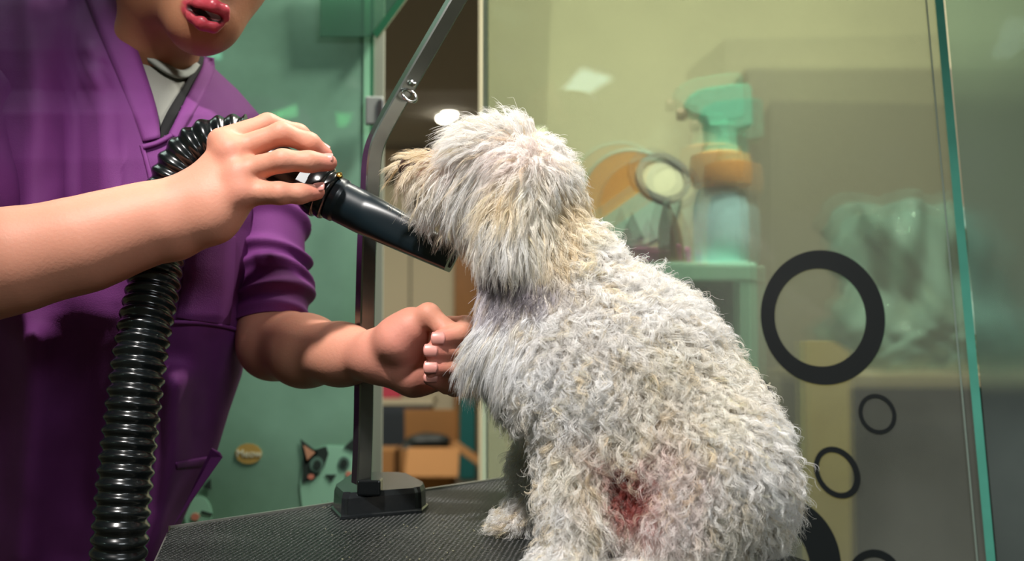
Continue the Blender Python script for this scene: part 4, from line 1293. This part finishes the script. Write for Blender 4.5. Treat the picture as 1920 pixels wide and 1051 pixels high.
# x, y, dx, dy, length cm, curl mm, wave mm, lift, colour, clump, density
GD = [
 (750, 305, -.75, .25, 2.4, 1.2, 26, .45, TN, .8, 1), (742, 335, -.35, .95, 3.0, 1.0, 26, .30, BR, .85, 1), (775, 290, -.6, .3, 2.4, 1.2, 24, .5, TN, .8, 1),
 (810, 285, -.6, .5, 2.2, 1.2, 24, .4, TN, .8, 1), (850, 295, -.6, .6, 2.6, 1.2, 26, .35, PK, .8, 1), (770, 350, -.3, .95, 3.0, 1.2, 26, .2, CR, .85, 1),
 (790, 385, -.55, .8, 2.6, 1.2, 26, .2, W_, .85, 1), (830, 390, -.5, .85, 3.0, 1.2, 26, .2, W_, .85, 1), (870, 420, -.35, .9, 3.2, 1.2, 28, .2, CR, .85, 1),
 (860, 350, -.45, .9, 3.6, 1.4, 30, .25, W_, .85, 1), (900, 330, -.5, .85, 3.8, 1.4, 30, .25, W_, .85, 1),
 (880, 270, -.95, .1, 3.2, 1.2, 30, .55, W_, .8, 1), (920, 245, -.9, -.15, 3.2, 1.5, 28, .55, W_, .75, 1), (960, 230, -.7, -.4, 2.6, 2.5, 22, .7, W_, .75, 1),
 (990, 225, -.3, -.8, 2.8, 2.2, 24, .85, W_, .8, 1), (1035, 255, .5, -.2, 1.4, 2.5, 16, .7, W_, .6, 1), (1070, 310, .5, .6, 1.3, 3, 15, .5, W_, .6, 1),
 (950, 290, -.6, .5, 3.0, 1.5, 26, .4, PK, .7, 1), (984, 218, -.1, -1, 4.5, .8, 40, 1.2, W_, .9, 1.3), (1000, 290, -.4, .7, 2.6, 3.0, 18, .5, PK, .6, 1), (1060, 390, .2, .95, 2.0, 2.5, 20, .4, TN, .75, 1),
 (1000, 350, -.2, .95, 3.0, 2.0, 24, .3, CR, .75, 1), (950, 370, -.35, .9, 3.6, 1.6, 30, .3, TN, .75, 1), (920, 420, -.25, .95, 3.4, 1.4, 30, .3, W_, .75, 1),
 (960, 430, -.05, 1, 3.8, 1.4, 32, .3, W_, .7, 1), (1000, 440, .1, 1, 3.6, 1.4, 30, .3, CR, .75, 1), (940, 475, -.05, 1, 2.6, 1.2, 28, .2, W_, .75, 1),
 (990, 480, .1, 1, 2.4, 1.6, 28, .2, CR, .75, 1), (1040, 470, .25, .9, 2.6, 2.5, 20, .35, TN, .75, 1), (885, 460, -.1, .95, 2.2, 1.2, 26, .2, CR, .8, 1),
 (1100, 430, .6, .3, 1.7, 3.5, 15, .45, CR, .65, 1), (1160, 470, .7, -.1, 1.7, 3.5, 15, .55, W_, .65, 1), (1080, 500, .4, .3, 1.9, 4, 15, .5, W_, .65, 1),
 (1200, 520, .5, -.4, 2.0, 3, 15, .6, W_, .6, 1), (1300, 580, .6, -.1, 1.8, 3, 14, .6, W_, .55, 1.1), (1380, 680, .7, .1, 1.7, 3, 14, .6, CR, .55, 1.1),
 (1450, 790, .7, .2, 1.6, 2.8, 13, .6, W_, .5, 1.1), (1490, 900, .6, .5, 1.8, 2.8, 13, .6, W_, .5, 1.1), (1480, 1000, .3, .9, 1.8, 2.8, 13, .5, CR, .5, 1.1),
 (1150, 600, .3, .5, 2.0, 4, 14, .45, W_, .65, 1), (1230, 680, .2, .6, 2.2, 4, 14, .45, CR, .65, 1), (1320, 780, .3, .6, 1.9, 3.5, 13, .45, CR, .6, 1),
 (1400, 880, .3, .7, 1.8, 3, 13, .45, W_, .55, 1), (1360, 980, .1, .9, 1.9, 3, 14, .4, CR, .6, 1), (1270, 900, -.2, .8, 2.0, 3.5, 14, .4, PK, .65, 1), (1260, 960, -.1, .9, 1.8, 3, 14, .4, PK, .65, .8),
 (1050, 600, .0, .6, 2.2, 4.2, 14, .45, W_, .65, 1), (1000, 600, -.1, .7, 2.2, 2.5, 18, .4, BL, .55, 1), (1100, 720, 0, .8, 2.4, 4.5, 14, .45, W_, .7, 1), (1180, 800, -.1, .9, 2.8, 4.5, 15, .4, CR, .75, 1),
 (1020, 700, -.2, .8, 2.4, 4.0, 14, .45, BL, .65, 1), (960, 750, -.1, .95, 1.6, 3.6, 14, .4, W_, .65, 1), (1010, 820, -.1, .95, 1.5, 3.6, 14, .3, W_, .7, 1),
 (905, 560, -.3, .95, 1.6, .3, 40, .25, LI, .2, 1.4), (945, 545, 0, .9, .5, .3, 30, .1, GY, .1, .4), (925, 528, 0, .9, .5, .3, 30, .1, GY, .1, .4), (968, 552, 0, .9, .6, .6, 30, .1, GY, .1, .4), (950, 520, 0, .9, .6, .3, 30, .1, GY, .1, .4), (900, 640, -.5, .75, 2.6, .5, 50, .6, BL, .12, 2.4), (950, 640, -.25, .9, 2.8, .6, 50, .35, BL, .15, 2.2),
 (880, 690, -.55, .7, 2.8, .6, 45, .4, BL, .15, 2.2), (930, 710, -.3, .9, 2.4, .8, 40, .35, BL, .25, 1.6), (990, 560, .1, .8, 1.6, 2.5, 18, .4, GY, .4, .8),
 (1060, 860, -.15, .95, 2.6, 4, 15, .3, CR, .75, 1), (1040, 960, -.15, .95, 2.2, 3.5, 15, .3, W_, .7, 1), (1115, 900, .4, .85, 2.4, 3.5, 22, .3, CR, .85, 1), (1105, 980, .4, .9, 2.2, 3.5, 20, .3, CR, .8, 1), (1060, 1040, -.1, .9, 1.8, 3, 15, .3, W_, .6, 1),
 (980, 900, -.4, .8, 1.3, 2.2, 11, .4, BL, .6, 1), (980, 960, -.4, .7, 1.2, 2.2, 11, .45, W_, .6, 1), (945, 980, -.9, .1, 1.1, 2, 10, .6, W_, .6, 1.2),
 (1160, 885, .1, .9, 1.5, 3, 11, .3, RD, .8, .8), (1178, 925, .2, .9, 1.5, 3, 11, .3, RD, .8, .7), (1165, 1000, .1, .9, 1.1, 2.5, 11, .2, PK, .7, .6), (1215, 1000, .1, .9, .8, 2, 11, .2, PK, .5, .35), (1200, 1060, 0, .9, 1.8, 2, 16, .3, W_, .6, 1),
]
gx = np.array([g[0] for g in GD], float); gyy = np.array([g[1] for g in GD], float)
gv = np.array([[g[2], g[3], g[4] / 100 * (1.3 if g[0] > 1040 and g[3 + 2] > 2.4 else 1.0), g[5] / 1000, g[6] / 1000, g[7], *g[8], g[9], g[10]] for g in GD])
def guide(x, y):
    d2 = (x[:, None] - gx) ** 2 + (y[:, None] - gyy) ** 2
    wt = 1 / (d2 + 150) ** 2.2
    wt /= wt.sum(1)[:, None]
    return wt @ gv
NH, NP = 96000, 14
tri = np.concatenate([Fc[:, [0, 1, 2]], Fc[:, [0, 2, 3]]])
A, B, Cc = V[tri[:, 0]], V[tri[:, 1]], V[tri[:, 2]]
nrm = np.cross(B - A, Cc - A); ar = np.linalg.norm(nrm, axis=1) + 1e-12
nrm /= ar[:, None]
vn = np.zeros_like(V)
for k in range(3): np.add.at(vn, tri[:, k], nrm * ar[:, None])
vn /= np.linalg.norm(vn, axis=1)[:, None] + 1e-9
cen = (A + B + Cc) / 3
cx_, cy_ = proj(cen)
dens = guide(cx_, cy_)[:, 10]
face_cam = ((CAM - cen) * nrm).sum(1) > -0.3 * np.linalg.norm(CAM - cen, axis=1)
wt = ar * dens * np.where(face_cam, 1.0, 0.45)
wt[cen[:, 2] < TZ + 0.003] = 0
ti = rng.choice(len(tri), NH, p=wt / wt.sum())
r1 = np.sqrt(rng.random(NH)); r2 = rng.random(NH)
bw = np.stack([1 - r1, r1 * (1 - r2), r1 * r2], 1)
root = (V[tri[ti]] * bw[..., None]).sum(1)
nr = (vn[tri[ti]] * bw[..., None]).sum(1); nr /= np.linalg.norm(nr, axis=1)[:, None]
rx, ry = proj(root)
g = guide(rx, ry)
# clumps
NC = NH // 9
ci = rng.choice(NH, NC, replace=False)
kd = KDTree(NC)
for i, k in enumerate(ci): kd.insert(Vector(root[k]), i)
kd.balance()
own = np.array([kd.find(Vector(p))[1] for p in root])
def frames(idx):
    gg = g[idx]; n_ = nr[idx]
    camr = np.array([1.0, 0, 0]); camu = np.array([0, -sp, cp])
    dr_ = gg[:, 0:1] * camr - gg[:, 1:2] * camu
    dr_ = dr_ - n_ * (dr_ * n_).sum(1)[:, None]
    ln = np.linalg.norm(dr_, axis=1)[:, None] + 1e-6
    dr_ = dr_ / ln
    return gg, n_, dr_
gg, n_, d_ = frames(ci)
jit = rng.normal(size=(NC, 3)) * (0.16 + 0.25 * np.clip(gg[:, 3:4] / 0.004, 0, 1))
d_ = d_ + jit; d_ -= n_ * (d_ * n_).sum(1)[:, None] * .6; d_ /= np.linalg.norm(d_, axis=1)[:, None]
cl_len = gg[:, 2] * rng.uniform(.72, 1.22, NC)
cl_ph = rng.uniform(0, 2 * PI, NC)
cl_hand = rng.choice([-1, 1], NC)
cl_wave = gg[:, 4] * rng.uniform(.75, 1.35, NC)
cl_amp = gg[:, 3] * rng.uniform(.6, 1.25, NC)
cl_lift = gg[:, 5] * rng.uniform(.7, 1.3, NC)
cl_tone = rng.normal(0, .030, NC)
t = np.linspace(0, 1, NP)
def centre_path(c, L, amp, ph):
    """displacement from the root (k,NP,3) of strands that belong to clump c"""
    tt = t[None, :, None]
    D_, N_ = d_[c][:, None], n_[c][:, None]
    l = L[:, None, None]
    lift = cl_lift[c][:, None, None]
    base = l * (D_ * (tt * (1 - .35 * lift)) + N_ * lift * (1.5 * tt - 0.75 * tt ** 2)) + N_ * 0.0015 * np.minimum(tt * 6, 1)
    grav = np.array([0, 0, -1.0]) * (l * .22 * tt ** 2)
    S_ = np.cross(D_, N_)
    al = 2 * PI * (L[:, None] * t[None]) / cl_wave[c][:, None] * cl_hand[c][:, None] + ph[:, None]
    am = (amp[:, None] * np.minimum(t[None] * 2.2, 1))[..., None]
    hel = am * ((np.cos(al) - np.cos(ph[:, None]) * (1 - np.minimum(t[None] * 2.2, 1)))[..., None] * S_ + (np.sin(al))[..., None] * (0.75 * N_ + .25 * D_))
    return base + grav + hel
own_l = cl_len[own] * rng.uniform(.75, 1.1, NH)
amp = cl_amp[own] * rng.uniform(.85, 1.15, NH)
ph = cl_ph[own] + rng.normal(0, .45, NH)
disp = centre_path(own, own_l, amp, ph)
croot = root[ci][own]
clump = g[:, 9]
free = rng.random(NH) < 0.10
clump = np.where(free, clump * .2, clump)
offs = (root - croot)[:, None, :] * (1 - clump[:, None, None] * (t[None, :, None] ** 0.75) * .97)
stray = rng.normal(size=(NH, 3)) * np.where(free, .0042, .0011)[:, None]
pos = croot[:, None] + offs + disp + stray[:, None] * (t ** 1.5)[None, :, None]
pos[..., 2] = np.maximum(pos[..., 2], TZ + .0006)
# keep locks out of the body: push points behind the surface outwards
fl = pos.reshape(-1, 3)
dd = sdf(dog_prims[:0], fl[:1])
step = 40000
dist = np.empty(len(fl))
for s0 in range(0, len(fl), step): dist[s0:s0 + step] = sdf(dog_prims, fl[s0:s0 + step])
need = np.maximum(0.0012 - dist, 0).reshape(NH, NP)
need[:, 0] = 0
pos += nr[:, None, :] * np.minimum(need, .02)[..., None]
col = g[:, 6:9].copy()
pcx, pcy = rx, ry
col = col * (1 + cl_tone[own])[:, None] * (1 + rng.normal(0, .03, NH))[:, None]
yl = np.clip(rng.normal(0, 1, NC)[own] - .6, 0, 1)[:, None]
col = col * (1 - yl * np.array([.03, .07, .15]))
col = np.clip(col, .05, .985)
collin = np.where(col > .04045, ((col + .055) / 1.055) ** 2.4, col / 12.92)
hc = bpy.data.hair_curves.new('coat')
hc.add_curves([NP] * NH)
hc.position_data.foreach_set('vector', pos.astype(np.float32).ravel())
rad = (0.00018 * (1 - 0.78 * t ** 1.4))[None] * rng.uniform(.7, 1.25, NH)[:, None]
ra = hc.attributes.get('radius') or hc.attributes.new('radius', 'FLOAT', 'POINT')
ra.data.foreach_set('value', rad.astype(np.float32).ravel())
ca = hc.attributes.new('col', 'FLOAT_COLOR', 'CURVE')
ca.data.foreach_set('color', np.concatenate([collin, np.ones((NH, 1))], 1).astype(np.float32).ravel())
m = bpy.data.materials.new('dog_hair'); m.use_nodes = True
nt = m.node_tree; nt.nodes.remove(nt.nodes['Principled BSDF'])
at = nt.nodes.new('ShaderNodeAttribute'); at.attribute_name = 'col'
df = nt.nodes.new('ShaderNodeBsdfDiffuse'); tl = nt.nodes.new('ShaderNodeBsdfTranslucent'); gl = nt.nodes.new('ShaderNodeBsdfGlossy')
gl.inputs['Roughness'].default_value = .38; gl.inputs['Color'].default_value = (1, 1, 1, 1)
for n2 in (df, tl): nt.links.new(at.outputs['Color'], n2.inputs['Color'])
m1 = nt.nodes.new('ShaderNodeMixShader'); m1.inputs[0].default_value = .38
nt.links.new(df.outputs[0], m1.inputs[1]); nt.links.new(tl.outputs[0], m1.inputs[2])
m2 = nt.nodes.new('ShaderNodeMixShader'); m2.inputs[0].default_value = .06
nt.links.new(m1.outputs[0], m2.inputs[1]); nt.links.new(gl.outputs[0], m2.inputs[2])
nt.links.new(m2.outputs[0], nt.nodes['Material Output'].inputs['Surface'])
co = bpy.data.objects.new('coat', hc); C.objects.link(co); hc.materials.append(m)
co.parent = dog; co.matrix_parent_inverse = dog.matrix_basis.inverted()
co['kind'] = 'stuff'
